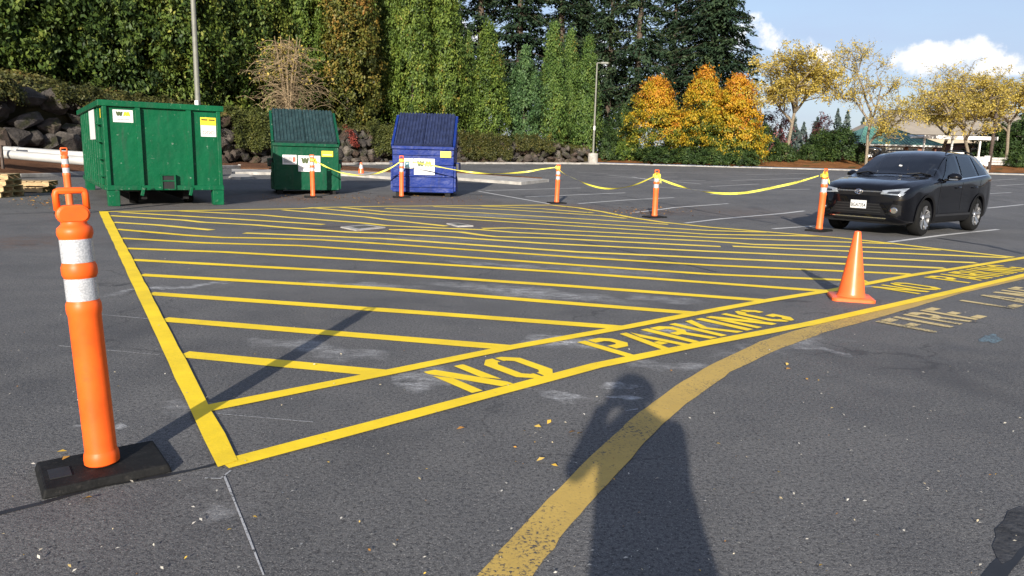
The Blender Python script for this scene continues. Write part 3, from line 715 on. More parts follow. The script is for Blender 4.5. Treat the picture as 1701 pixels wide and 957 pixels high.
laurelB = crown_column('crown', 12.5, 2.5, lambda h: max(.1, (.7+.3*min(1, h/.3))*(1-h**2.6)), M['laurel'], 780, 44, .26, lobes=5, clr=.6, flat=(1, 1, 1.0), vert=.3)
laurelC = crown_column('crown', 13.0, 2.2, cone_prof(.45, .7, .25), M['laurel'], 780, 44, .25, lobes=6, clr=.5, tintf=lambda h, a, n: rng.normal(.62, .18, n))  # leaf tint raised all over: a sunlit look put into the colour
TR = trunk_mesh(6, .17, M['bark'])
TRb = trunk_mesh(9, .22, M['bark'])
def hill_base(px, d):
    """height of the hillside at that bearing and depth"""
    x = XD(px, d); k = int(np.argmin((PA[:, 0]-x)**2+(PA[:, 1]-d)**2))
    best = min(np.linspace(0, SL[-1], 160), key=lambda s: (wp(s)[0]-x)**2+(wp(s)[1]-d)**2)
    w = wp(best); off = math.hypot(w[0]-x, w[1]-d); return x, d, hillz(best, off)[2]
hill_trees = [  # px, depth, crown, height scale, width scale, name, label
 (-95, 37, laurelA, 1.0, 1.0, 'evergreen_tree', 'dark broad evergreen cut by the left edge of the picture'),
 (-15, 38, laurelB, 1.05, 1.1, 'evergreen_tree', 'dark evergreen at the far left above the boulders'),
 (65, 40, laurelA, 1.0, 1.0, 'evergreen_tree', 'wide dark evergreen, second from the left above the boulders'),
 (145, 42, laurelB, 1.05, 1.0, 'evergreen_tree', 'deep green evergreen above the left end of the green container'),
 (218, 43.5, laurelA, 1.0, .9, 'evergreen_tree', 'broad leaved evergreen above the middle of the green container'),
 (302, 45.5, laurelC, 1.05, 1.0, 'evergreen_tree', 'evergreen with a sunlit look put in its leaf colour, just left of the near light pole'),
 (368, 48.5, laurelB, 1.0, .85, 'evergreen_tree', 'dark evergreen just right of the near light pole'),
 (428, 51, laurelC, 1.0, .9, 'evergreen_tree', 'evergreen behind the bare twiggy shrub'),
 (508, 54, cedarC, 1.05, .85, 'cedar_tree', 'bright green cedar right of the bare twiggy shrub'),
 (580, 54.5, cedarD, 1.05, 1.1, 'cedar_tree', 'tall cedar with browning orange foliage between the green and blue dumpsters'),
 (650, 59, cedarC, .95, .75, 'cedar_tree', 'green cedar rising above the left of the blue dumpster'),
 (685, 57.5, cedarC, 1.0, .8, 'cedar_tree', 'green cedar directly above the blue dumpster'),
 (734, 59.5, cedarC, 1.05, .85, 'cedar_tree', 'tall bright cedar right of the blue dumpster, reaching the top edge'),
 (775, 61.5, cedarB, .92, .55, 'cedar_tree', 'slim young cedar squeezed beside a wider pointed cedar'),
 (808, 61.5, cedarA, 1.02, 1.0, 'cedar_tree', 'pointed cedar whose tip stands clear in the middle of the row'),
 (868, 63.5, blue, 1.08, .9, 'cypress_tree', 'rounded blue green cypress in the middle of the hedge row'),
 (913, 64.5, cedarB, 1.10, .9, 'cedar_tree', 'dark green pointed cedar, second from the right end of the row'),
 (941, 67.5, cedarB, 1.12, .75, 'cedar_tree', 'pointed cedar set back between its two neighbours near the row end'),
 (970, 66.5, cedarB, 1.05, .88, 'cedar_tree', 'rightmost pointed cedar beside the far light pole')]
for px, d, cr, sc, sw, nm, lab in hill_trees:
    x, y, z = hill_base(px, d)
    tree(nm, lab, 'tree', (x, y, z-.15), cr, TR, 'evergreens in a row above the wall', None, sc, sw)
back = [(-60, 50), (20, 51), (105, 52), (185, 54), (262, 56), (335, 57), (400, 59), (465, 62), (545, 66), (620, 68)]
labs = ['far left edge', 'left corner', 'second from the left', 'third from the left', 'left of the near light pole', 'straight behind the near light pole', 'right of the near light pole', 'behind the bare shrub', 'behind the browning cedar', 'right of the browning cedar']
for (px, d), l in zip(back, labs):
    x, y, z = hill_base(px, d)
    tree('evergreen_tree', 'tall dark evergreen in the back row, '+l, 'tree', (x, y, z-.3), random.choice((laurelA, laurelB, cedarC)), TRb, 'evergreens of the back row', None, 1.35, 1.15)

# Douglas firs: whorls of drooping boughs
def fir(H, L, seed, bare=.14, dens=1.0, whorl=.62):
    r = np.random.default_rng(seed); tr = MB(); tr.tube([(0, 0, -.5), (.05, 0, H*.35), (0, .06, H*.7), (0, 0, H)], [H*.016, H*.012, H*.007, .03], 8)
    C = []; N = []; S = []; AX = []; T = []
    z = H*bare
    while z < H-.4:
        h = z/H; nb = r.integers(6, 10); a0 = r.random()*6.28
        for k in range(nb):
            if r.random() > dens: continue
            a = a0+k*6.28/nb+r.normal(0, .25); ln = L*(1-h)**.72*r.uniform(.6, 1.15)*(1 if h > bare+.08 else .75)+.25
            zz = z+r.uniform(-.6, .6); d = np.array([math.cos(a), math.sin(a), 0]); pts = []
            rise = r.uniform(-.05, .25); droop = r.uniform(.10, .42)
            for q in np.linspace(0, 1, 7):
                pts.append(d*ln*q + np.array([0, 0, zz + ln*(rise*q - droop*q*q) ]))
            tr.tube(pts, [max(.012, .05*(1-h)*(1-q*.85)) for q in np.linspace(0, 1, 7)], 3, False)
            n = int(14+ln*19); q = r.uniform(.12, 1.02, n); base = d[None]*ln*q[:, None]; base[:, 2] += zz + ln*(rise*q-droop*q*q)
            side = np.array([-d[1], d[0], 0]); sw = r.normal(0, 1, n)*ln*.21*(1.10-q)+r.normal(0, .05, n)
            P = base + side[None]*sw[:, None]; P[:, 2] -= np.abs(r.normal(0, .30, n))+.18*np.abs(sw)
            C.append(P); N.append(np.stack([r.normal(0, .5, n)+d[0]*.45, r.normal(0, .5, n)+d[1]*.45, np.full(n, .8)], 1)); S.append(r.uniform(.32, .70, n))
            AX.append(d[None]*.7+side[None]*np.sign(sw)[:, None]*.6+np.array([0, 0, -.35])); T.append(np.full(n, r.normal(.45, .18))+r.normal(0, .12, n))
        z += whorl*r.uniform(.75, 1.25)
    return tr.mesh('trunk', M['bark'], True), leafmesh('crown', np.concatenate(C), np.concatenate(N), np.concatenate(S), .36, np.concatenate(T), M['firleaf'], np.concatenate(AX))
firA = fir(28, 6.6, 1, .06, 1.0, .40); firB = fir(31, 5.2, 2, .15, .72, .58); firC = fir(28, 4.9, 3, .13, .72, .54)
firs = [(1172, 84, firA, 1.0, 1.0, 'massive dense dark fir standing behind the orange trees'),
        (1052, 82, firB, 1.0, .9, 'tall open fir with bare trunk left of the massive dark fir'),
        (1006, 88, firC, 1.05, .9, 'open fir rising behind the far light pole'),
        (1108, 92, firC, 1.1, .95, 'narrow fir filling the gap left of the massive dark fir'),
        (925, 84, firB, .95, 1.0, 'ragged fir towering above the right end of the cedar row'),
        (858, 82, firC, 1.05, 1.05, 'ragged fir towering above the rounded blue green cypress'),
        (795, 86, firB, 1.0, 1.1, 'ragged fir towering over the pointed cedar in mid row'),
        (735, 90, firA, .95, .8, 'dense fir behind the tallest bright cedar'),
        (668, 92, firA, 1.0, .8, 'dense fir behind the cedars over the blue dumpster'),
        (962, 96, firA, .9, .7, 'slim fir far behind the right end of the cedar row')]
for px, d, (tm, cm), sc, sw, lab in firs:
    x = XD(px, d); tree('fir_tree', lab, 'tree', (x, d, 1.9), cm, tm, 'tall firs behind the row', None, sc, sw)

# orange maples: pyramids, green below turning yellow and orange on top
def mt(h, a, n): return np.clip(.02+.92*np.clip((h-.02)/.95, 0, 1.1)**.75 + .13*np.cos(a+.6) + rng.normal(0, .17, n), 0, 1)
mapA = crown_column('crown', 7.6, 2.95, cone_prof(.62, .85, .2), M['maple'], 420, 60, .19, tintf=mt, lobes=6, clr=.50, flat=(1.1, 1.1, .7), vert=.3)
mapB = crown_column('crown', 8.3, 2.5, cone_prof(.58, .85, .2), M['maple'], 400, 60, .19, tintf=mt, lobes=5, clr=.50, flat=(1.1, 1.1, .7), vert=.3)
mapC = crown_column('crown', 7.6, 2.7, cone_prof(.52, .9, .15), M['maple'], 440, 60, .19, tintf=lambda h, a, n: mt(h*.85+.18, a, n), lobes=6, clr=.50, flat=(1.1, 1.1, .7), vert=.3)
for px, d, cr, sc, sw, lab in [(1083, 69, mapA, .98, 1.0, 'orange and yellow pyramid tree nearest the far light pole'), (1163, 70.5, mapB, 1.0, 1.0, 'tallest orange pyramid tree, middle of the three'), (1217, 68.5, mapC, 1.02, 1.0, 'fullest golden orange tree, right of the three')]:
    x = XD(px, d); tree('maple_tree', lab, 'tree', (x, d, zter(x, d)-.1), cr, trunk_mesh(4, .14, M['bark']), 'three orange trees in a row', None, sc, sw)

# open yellow trees with visible limbs
def locust(H, W, seed, leaves, clear=.22, size=.20, topthin=.5):
    r = np.random.default_rng(seed); tr = MB(); tips = []
    def grow(p, d, ln, rad, lev):
        n = 5; pts = [p]; q = p.copy(); dd = d.copy()
        for i in range(n):
            dd = dd + r.normal(0, .10, 3)*(1+lev*.5) + np.array([0, 0, .05 if lev < 2 else .0]); dd /= np.linalg.norm(dd); q = q+dd*ln/n; pts.append(q.copy())
        tr.tube(pts, list(np.linspace(rad, rad*.5, n+1)), 6 if lev < 2 else 4 if lev < 3 else 3, False)
        if lev >= 2: tips.extend(pts[2:])
        if lev < 4:
            for k in range([5, 5, 4, 3][lev]):
                i = r.integers(2, n+1); b = pts[i]
                ang = r.random()*6.28; side = np.array([math.cos(ang), math.sin(ang), r.uniform(-.1, .5)])
                nd_ = dd*(.75 if lev < 2 else .55)+side*(.62 if lev < 2 else .85); nd_ /= np.linalg.norm(nd_)
                grow(b, nd_, ln*r.uniform(.55, .78), rad*.52, lev+1)
    grow(np.array([0, 0, -.2]), np.array([0, 0, 1.]), H*.34, H*.015, 0)
    tp = np.array(tips); k = W/np.percentile(np.abs(tp[:, :2]), 97); kz = (H-.2)/np.percentile(tp[:, 2], 99)
    zc = H*clear*.75
    def warp(v): f = min(1, max(0, (v[2]-.5)/(H*.25))); return (v[0]*(1+(k-1)*f), v[1]*(1+(k-1)*f), v[2]*kz)
    tr.v = [warp(v) for v in tr.v]; tp = np.array([warp(v) for v in tp]); tp = tp[tp[:, 2] > zc]
    w = 1-topthin*((tp[:, 2]-zc)/(H-zc)); w /= w.sum()
    i = r.choice(len(tp), leaves, p=w); P = tp[i]+r.normal(0, .16, (leaves, 3)); P[:, 2] -= np.abs(r.normal(0, .08, leaves))
    N = r.normal(0, .6, (leaves, 3))+np.array([0, -.2, .6]); cl = r.normal(.5, .2, len(tp))
    return tr.mesh('trunk', M['palebark'], True), leafmesh('crown', P, N, size*r.uniform(.6, 1.3, leaves), .45, cl[i]+r.normal(0, .12, leaves), M['locust'])
locA = locust(10.0, 4.6, 4, 14500, .20, .23, .15); locB = locust(10.8, 3.9, 5, 7000, .20, .19, .2); locC = locust(9.6, 4.6, 8, 8000, .18, .20, .55)
for px, d, (tm, cm), sc, sw, lab in [(1306, 70, locA, 1.0, 1.0, 'full yellow tree standing over the dull red shrubs'), (1440, 67.5, locB, 1.02, .92, 'thin yellow tree with pale trunk behind the black car'),
        (1612, 70, locC, 1.0, 1.0, 'sparse yellow tree right of the clouds, bare at the top'), (1672, 74, locA, .86, .95, 'dense yellow tree at the right edge behind the utility pole'), (1562, 80, locA, .74, 1.1, 'low yellow tree beside the white canopy')]:
    x = XD(px, d); tree('locust_tree', lab, 'tree', (x, d, zter(x, d)-.1), cm, tm, 'yellow trees along the far side', None, sc, sw)

# shrubs
def blob(H, W, mat, n, per, size, seed=0):
    h = rng.random(n); a = rng.random(n)*6.28; pr = np.sqrt(np.clip(1-(h*1.0)**2.2, 0.02, 1)); dep = np.where(rng.random(n) < .25, rng.uniform(.3, .8, n), rng.uniform(.85, 1.05, n))
    rr_ = W*pr*dep*(1+.15*np.sin(4*a+1)+.1*np.sin(7*a))
    C = np.stack([rr_*np.cos(a), rr_*np.sin(a), .1+h*H*(1+.12*np.sin(3*a))], 1); out = np.stack([np.cos(a), np.sin(a), .4+h], 1)
    P, N, S, idx = clumps(C, np.full(n, .26), out, per, size); t = rng.normal(.45, .18, n)[idx]+rng.normal(0, .1, len(P))
    return leafmesh('foliage', P, N, S, .5, t, mat)
def stems(H, mat):
    m = MB()
    for k in range(7):
        a = k*.9; m.tube([(0, 0, -.15), (.25*math.cos(a), .25*math.sin(a), H*.4), (.5*math.cos(a), .5*math.sin(a), H*.8)], [.03, .022, .01], 4, False)
    return m.mesh('stem', mat)
ST = stems(1.5, M['bark'])
shA = blob(1.5, 1.5, M['shrubl'], 130, 42, .17); shB = blob(2.6, 1.9, M['shrubl'], 220, 42, .18); shR = blob(3.0, 1.7, M['redleaf'], 110, 22, .16); shY = blob(1.2, 1.2, M['cedar'], 110, 40, .16)
def shrub(px, d, me, lab, sc=1, sw=1, cat='shrub', group='shrubs along the far verge'):
    x = XD(px, d); t = thing('shrub', lab, cat, (x, d, zter(x, d) if d > LOT_END else zlot(d)), random.uniform(0, 6), group); t.scale = (sw, sw, sc)
    link_mesh('stem', ST, t); link_mesh('foliage', me, t)
for px, d, me, lab, sc, sw in [
  (1004, 68, shB, 'mixed shrub right beside the far light pole', .95, .75), (1036, 68, shY, 'low yellow green shrub at the foot of the first orange tree', 1.0, 1.1), (1030, 71, shB, 'taller shrub left of the first orange tree', 1.5, .8), (1090, 66.6, shA, 'low dark shrub under the first orange tree', .8, 1.2),
  (1140, 66.8, shA, 'low dark shrub between the first two orange trees', .8, 1.2), (1185, 66.5, shA, 'low dark shrub under the middle orange tree', .85, 1.2), (1232, 66.4, shA, 'dark shrub under the right orange tree', .9, 1.0),
  (1300, 70, shA, 'rounded dark shrub in front of the leftmost yellow tree', .95, .85), (1262, 73, shB, 'dark shrub behind the right orange tree', 1.1, .9), (1395, 71.5, shB, 'broad green shrub left of the thin yellow tree', 1.05, 1.15), (1362, 73, shB, 'green shrub under the right red shrub', .9, 1.0),
  (1287, 74, shR, 'dull red shrub left of the leaning pale trunk', 1.5, 1.05), (1362, 76, shR, 'dull red shrub right of the leaning pale trunk', 1.35, .95), (1345, 71.5, shA, 'dark low shrub just right of the pale trunk', .8, .7),
  (1692, 70.5, shA, 'dark low shrub by the fence at the right edge', .7, .8), (1700, 78, shB, 'dark shrub at the right edge below the yellow tree', 1.6, 1.3), (1655, 80, shB, 'dark shrub behind the picket fence', 1.3, 1.5)]:
    shrub(px, d, me, lab, sc, sw)
# hedges and creepers that spill over the wall
def drape(s0, s1, zf0, zf1, mat, n, size, name, lab, off=-.55, cat='hedge'):
    s = rng.uniform(s0, s1, n); k = rng.random(n); P = []; O = []
    for si, ki in zip(s, k):
        x, y, zb, zt, zh, nx, ny = wp(si, off+.55*ki+.35*(ki > .85)+.12*math.sin(si*3)); z = zb+(zt-zb)*(zf0+(zf1-zf0)*ki)+.1*math.sin(si*4.2)
        P.append((x, y, z)); O.append((-nx, -ny, .3+ki))
    P = np.array(P); O = np.array(O); c = P.mean(0); c[2] = wp((s0+s1)/2)[2]
    Q, N, S, idx = clumps(P-c, np.full(n, .17), O, 26, size); t = rng.normal(.45, .16, n)[idx]+rng.normal(0, .1, len(Q))
    th = thing(name, lab, cat, c); link_mesh('foliage', leafmesh('foliage', Q, N, S, .55, t, mat), th)
    st = MB()
    for q in np.linspace(s0, s1, 6): x, y, zb, zt, zh, nx, ny = wp(q, .3); MB().tube([(x-c[0], y-c[1], zt-.4-c[2]), (x-c[0]-nx*.4, y-c[1]-ny*.4, zt-c[2])], [.03, .012], 4).build('stem', M['bark'], th)
def s_at(px):
    return min(np.linspace(0, SL[-1], 500), key=lambda s: abs(850.5+FOC*(wp(s)[0]/wp(s)[1])-px))
M['hedge'] = leafmat('hedge leaves', [(0, (.030, .040, .010)), (.5, (.085, .098, .022)), (1, (.16, .15, .04))])
drape(s_at(385), s_at(445), .35, 1.2, M['hedge'], 420, .13, 'hedge', 'clipped olive hedge on the wall between the container and the green dumpster')
drape(s_at(572), s_at(584), .55, 1.05, M['redcreep'], 26, .10, 'creeper', 'small red creeper hanging on the wall right of the green dumpster', cat='creeper')
drape(s_at(612), s_at(655), .3, 1.25, M['hedge'], 230, .13, 'hedge', 'mossy hedge on the wall just left of the blue dumpster')
drape(s_at(-30), s_at(40), .80, 1.2, M['moss'], 130, .14, 'hedge', 'olive shrubbery spilling over the boulders at the far left')
drape(s_at(95), s_at(185), .86, 1.2, M['moss'], 120, .14, 'hedge', 'olive shrubbery capping the boulders left of the container top')
drape(s_at(215), s_at(330), .75, 1.2, M['moss'], 180, .14, 'hedge', 'low growth on the wall top behind the container')
drape(s_at(758), s_at(838), .22, 1.2, M['moss'], 420, .13, 'hedge', 'mossy brown green hedge on the wall right of the blue dumpster')
drape(s_at(848), s_at(908), .62, 1.25, M['moss'], 170, .13, 'hedge', 'low mossy growth capping the far part of the wall')
# ground cover over the slope
n = 15000; s = rng.uniform(4, SL[-1], n); o = rng.uniform(.2, 8, n)**1.0; P = np.array([hillz(a, b) for a, b in zip(s, o)])
P2 = np.repeat(P, 4, 0)+rng.normal(0, .16, (n*4, 3))*np.array([1, 1, .35]); P2[:, 2] += .07
patch = .5+.28*np.sin(P2[:, 0]*1.1+P2[:, 1]*.6)+.2*np.sin(P2[:, 1]*1.9)
gc = link_mesh('ground_cover', leafmesh('ground_cover', P2, rng.normal(0, .5, (n*4, 3))+np.array([.2, -.5, .8]), rng.uniform(.10, .20, n*4), .6, patch*.8+rng.normal(0, .15, n*4), M['moss']))
gc['kind'] = 'stuff'; gc['label'] = 'olive ground cover on the slope above the boulders'
# bare twiggy shrub with a few yellow leaves
x, y, z = hill_base(482, 48.5)
tw = thing('bare_shrub', 'tan bare twiggy shrub with drooping branches and a few yellow leaves', 'shrub', (x, y, z-.1)); m = MB(); lp = []
r = np.random.default_rng(21)
for k in range(760):
    a = r.random()*6.28; oz = r.uniform(.0, 5.0); orad = .3+.75*math.sin(min(1, oz/5)*3.0)
    p0 = np.array([r.normal(0, orad), r.normal(0, orad), oz]); d = np.array([math.cos(a), math.sin(a), r.uniform(.1, 1.3)]); d /= np.linalg.norm(d)
    L = r.uniform(.7, 2.3)*(1-.08*oz); pts = [p0]; q = p0.copy()
    for i in range(6):
        d = d+np.array([0, 0, -.22])+r.normal(0, .13, 3); d /= np.linalg.norm(d); q = q+d*L/6; pts.append(q.copy())
    m.tube(pts, list(np.linspace(.016, .007, 7)), 3, False); lp += pts[4:]
for k in range(9):
    a = k*.7; m.tube([(0, 0, -.2), (.2*math.cos(a), .2*math.sin(a), 1.5), (.5*math.cos(a), .5*math.sin(a), 3.4), (.8*math.cos(a+.3), .8*math.sin(a+.3), 5.4)], [.06, .05, .035, .015], 5, False)
bo = m.build('branches', M['twig'], tw); bo['kind'] = 'stuff'
lp = np.array(lp); lp = lp[lp[:, 2] > 2.6]; i = r.choice(len(lp), 420); link_mesh('leaves', leafmesh('leaves', lp[i]+r.normal(0, .12, (420, 3)), r.normal(0, 1, (420, 3)), r.uniform(.10, .22, 420), .7, r.uniform(.2, .8, 420), M['locust']), tw)
# far woods
pts = []; 
for k in range(70):
    px = rng.uniform(1225, 1760); d = rng.uniform(230, 300); x = XD(px, d); H = rng.uniform(10, 15)+(10 if px > 1690 else 0)+ (5 if 1380 < px < 1440 else 0)
    m_ = 260; h = rng.random(m_); rad = 3.2*(1-h)**.8*rng.uniform(.5, 1.05, m_); a = rng.random(m_)*6.28
    pts.append(np.stack([x+rad*np.cos(a), d+rad*np.sin(a), 1+h*H], 1))
P = np.concatenate(pts); fw_ = link_mesh('far_woods', leafmesh('far_woods', P, rng.normal(0, .5, P.shape)+np.array([0, -.8, .3]), rng.uniform(.7, 1.5, len(P)), .6, rng.random(len(P)), M['farleaf'])); fw_['kind'] = 'stuff'; fw_['label'] = 'distant dark blue green woods on the skyline'
# dark conifer at the right edge
x = XD(1728, 82); tree('fir_tree', 'dark conifer cut by the right edge of the picture', 'tree', (x, 82, 1.9), firC[1], firC[0], None, None, .48, .8)
# fallen leaves and chips
n = 1000; L = []
for k in range(n):
    q = rng.random()
    if q < .42: px, py = rng.uniform(0, 1701), 420+540*rng.random()**.9
    elif q < .55: px, py = rng.normal(75, 28), rng.normal(334, 5)
    elif q < .85: px, py = rng.uniform(430, 800), rng.normal(331, 5)
    else: px, py = rng.normal(1060, 45), rng.normal(352, 4)
    p = G(px, py); L.append((p.x, p.y, p.z+.012))
P = np.array(L); far = P[:, 1] > 12; sz = np.where(far, rng.uniform(.03, .08, n), rng.uniform(.007, .020, n)); tt = np.where(far, rng.uniform(0, .5, n), np.where(rng.random(n) < .72, rng.uniform(.72, 1, n), rng.uniform(.1, .7, n)))
ll = link_mesh('fallen_leaves', leafmesh('fallen_leaves', P, rng.normal(0, .25, (n, 3))+np.array([0, 0, 1.]), sz, .5, tt, M['leaflitter'])); ll['kind'] = 'stuff'; ll['label'] = 'scattered fallen leaves and wood chips on the asphalt'
pts = [(870,720),(893,713),(912,705),(950,722),(963,724),(898,768),(921,778),(765,716),(1115,619),(1307,608),(1309,616),(1340,633),(1294,789),(145,833),(176,788),(105,776),(112,787)]
P = np.array([tuple(G(*p)) for p in pts]); P[:, 2] += .014; P[13:15, 2] += .0; P[14:, 2] += .055
ll2 = link_mesh('fallen_leaves', leafmesh('fallen_leaves', P, rng.normal(0, .2, (len(P), 3))+np.array([0, 0, 1.]), rng.uniform(.025, .045, len(P)), .6, rng.uniform(.35, .68, len(P)), M['leaflitter'])); ll2['kind'] = 'stuff'; ll2['label'] = 'a few larger yellow leaves near the curved line'
# ------------------------------------------------------------------ objects
def stick(parent, name, origin, ux, uz, w, h, mat, off=0.0):
    """flat sticker: origin = lower left corner, ux/uz unit vectors, nudged off along the normal"""
    o = Vector(origin); ux = Vector(ux); uz = Vector(uz); n = ux.cross(uz)*off
    return MB().add([o+n, o+ux*w+n, o+ux*w+uz*h+n, o+uz*h+n], [(0, 1, 2, 3)]).build(name, mat, parent)
def stext(parent, name, s, size, origin, ux, uz, mat, off=0.004, sx=1.0, bold=0.0):
    vs, fs = text2d(s, size, bold); o = Vector(origin); ux = Vector(ux); uz = Vector(uz); n = ux.cross(uz)*off
    return MB().add([o+ux*v[0]*sx+uz*v[1]+n for v in vs], fs).build(name, mat, parent)
def logo_sticker(parent, o, ux, uz, w, h, kind='wm', sgn=1):
    s = stick(parent, 'sticker', o, ux, uz, w, h, M['white'], .006*sgn)
    c = Vector(o)+Vector(ux)*w/2+Vector(uz)*h*.68
    UX, UZ = Vector(ux), Vector(uz); nn = UX.cross(UZ)*.010*sgn
    for ch, cxx, mat in (('W', -.185, M['wmg']), ('M', .185, M['wmy'])):
        mb = MB(); gw, gh, th = w*.36, h*.34, .26
        for q in range(4):
            x0, x1 = q/4*.74, (q+1)/4*.74; up0 = (q % 2 == 0) == (ch == 'W'); za, zb_ = (1, 0) if up0 else (0, 1)
            pts = [(x0, za), (x0+th, za), (x1+th, zb_), (x1, zb_)]
            mb.add([c+UX*(cxx*w+(x-.5)*gw)+UZ*(z-.5)*gh+nn*(1+.1*q) for x, z in pts], [(0, 1, 2, 3)])
        mb.build('print', mat, s)
    for k, (f, ln) in enumerate([(.40, .72), (.22, .62)]):
        stick(s, 'print', Vector(o)+Vector(ux)*w*(1-ln)/2+Vector(uz)*h*(f-.03), ux, uz, w*ln, h*(.035 if k == 0 else .09), M['greyprint'], .009*sgn)
    return s

# --- roll-off container ------------------------------------------------
A, B = G(181, 342), G(371, 340.5); cen = (A+B)/2; wd = (B-A).length; ang = math.atan2(B.y-A.y, B.x-A.x)+R(4.4)
ct = thing('roll_off_container', 'large open green steel roll off container on short legs', 'container', cen, ang)
Wc = wd+.04; Lc = 6.6; Z0 = .36; Z1 = 2.22; hw = Wc/2
m = MB(); T = .05
m.box((0, Lc/2, Z0+.04), (Wc, Lc, .08)); m.box((-hw+T/2, Lc/2, (Z0+Z1)/2+.04), (T, Lc-.002, Z1-Z0-.08)); m.box((hw-T/2, Lc/2, (Z0+Z1)/2+.04), (T, Lc-.002, Z1-Z0-.08))
m.box((0, T/2, (Z0+Z1)/2+.04), (Wc-2*T-.004, T, Z1-Z0-.084)); m.box((0, Lc-T/2, (Z0+Z1)/2+.04), (Wc-2*T-.004, T, Z1-Z0-.084))
m.build('body', M['green'], ct)
for x, y, dx, dy in ((0, -.03, Wc+.16, .10), (0, Lc+.03, Wc+.16, .10), (-hw-.03, Lc/2, .10, Lc-.05), (hw+.03, Lc/2, .10, Lc-.05)):
    MB().box((x, y, Z1+.03), (dx, dy, .13)).build('rim', M['green'], ct, bevel=.015)
for f in (.285, .715): MB().prism([(-.06, 0), (.06, 0), (.045, -.10), (-.045, -.10)], Z0+.06, Z1-.04).xf(lambda v: Vector((v.x-hw+f*Wc, v.z, v.y))).build('rib', M['green'], ct)
for s in (-1, 1): MB().box((s*(hw-.045), -.035, (Z0+Z1)/2), (.09, .068, Z1-Z0-.07)).build('rib', M['green'], ct, bevel=.012)
MB().box((0, -.05, Z0+.05), (Wc+.02, .10, .11)).build('lower_beam', M['green'], ct, bevel=.012)
for s in (-1, 1):
    for y in (.02, Lc-.15):
        MB().box((s*(hw-.12), y, Z0/2-.005), (.24, .22, Z0-.01), taper=(1.05, 1.05)).build('leg', M['green'], ct, bevel=.015)
    for k in range(9):
        y = .55+k*.6; MB().box((s*(hw+.03), y, (Z0+Z1)/2-.02), (.058, .09, Z1-Z0-.10)).build('rib', M['green'], ct, bevel=.01)
    MB().box((s*(hw+.02), Lc/2, Z0+.05), (.05, Lc-.3, .11)).build('lower_beam', M['green'], ct)
    MB().box((s*.45, Lc/2, .24), (.12, Lc-.6, .22)).build('skid_rail', M['rubber'], ct)
for k in range(2): MB().lathe([(.02, -.09), (.13, -.09), (.13, .09), (.02, .09)], 14).xf(lambda v: Vector((v.z+(-.45 if k else .45)*1.35, v.x+.9, v.y+.14))).build('roller', M['tyre'], ct)
# hook pocket, latches, rungs
m = MB(); bx, bz = .02, Z0+.02
m.box((-.12, -.075, bz+.17), (.03, .12, .34)); m.box((.16, -.075, bz+.17), (.03, .12, .34)); m.box((bx, -.075, bz+.325), (.25, .12, .03)); m.box((bx, -.11, bz+.19), (.25, .03, .03)); m.build('hook_pocket', M['green'], ct)
stick(ct, 'pocket_shade', (-.10, -.104, bz+.01), (1, 0, 0), (0, 0, 1), .245, .31, M['black'], .0)  # flat black sheet paints the shade inside the hook pocket
for x in (-.52, .50): MB().box((x, -.11, Z0-.03), (.07, .05, .20), Matrix.Rotation(.25, 3, 'Y')).build('latch', M['green'], ct, bevel=.01)
for k in range(4):
    z = Z0+.30+k*.38; y = .28; mm = MB().tube([(-hw-.01, y-.16, z), (-hw-.10, y-.16, z), (-hw-.10, y+.16, z), (-hw-.01, y+.16, z)], .014, 6); mm.build('rung', M['green'], ct)
logo_sticker(ct, (-hw+.21, -.001, Z1-.37), (1, 0, 0), (0, 0, 1), .40, .27)
s = stick(ct, 'sticker', (hw-.44, -.001, Z1-.62), (1, 0, 0), (0, 0, 1), .34, .44, M['white'], .006)
stick(s, 'print', (hw-.44, -.001, Z1-.36), (1, 0, 0), (0, 0, 1), .34, .18, M['ylabel'], .009)
for k in range(3): stext(s, 'print', 'O', .11, (hw-.36+.09*k, -.001, Z1-.53), (1, 0, 0), (0, 0, 1), M['redprint'], .009)
for k in range(2): stick(s, 'print', (hw-.42+.16*k, -.001, Z1-.25), (1, 0, 0), (0, 0, 1), .14, .03, M['black'], .012)
stick(ct, 'sticker', (-hw-.06, 2.6, Z1-.75), (0, -1, 0), (0, 0, 1), 1.5, .68, M['white'], .006)
stick(ct, 'sticker', (-hw-.0, .40, Z1-.28), (0, -1, 0), (0, 0, 1), .15, .20, M['ylabel'], .006)

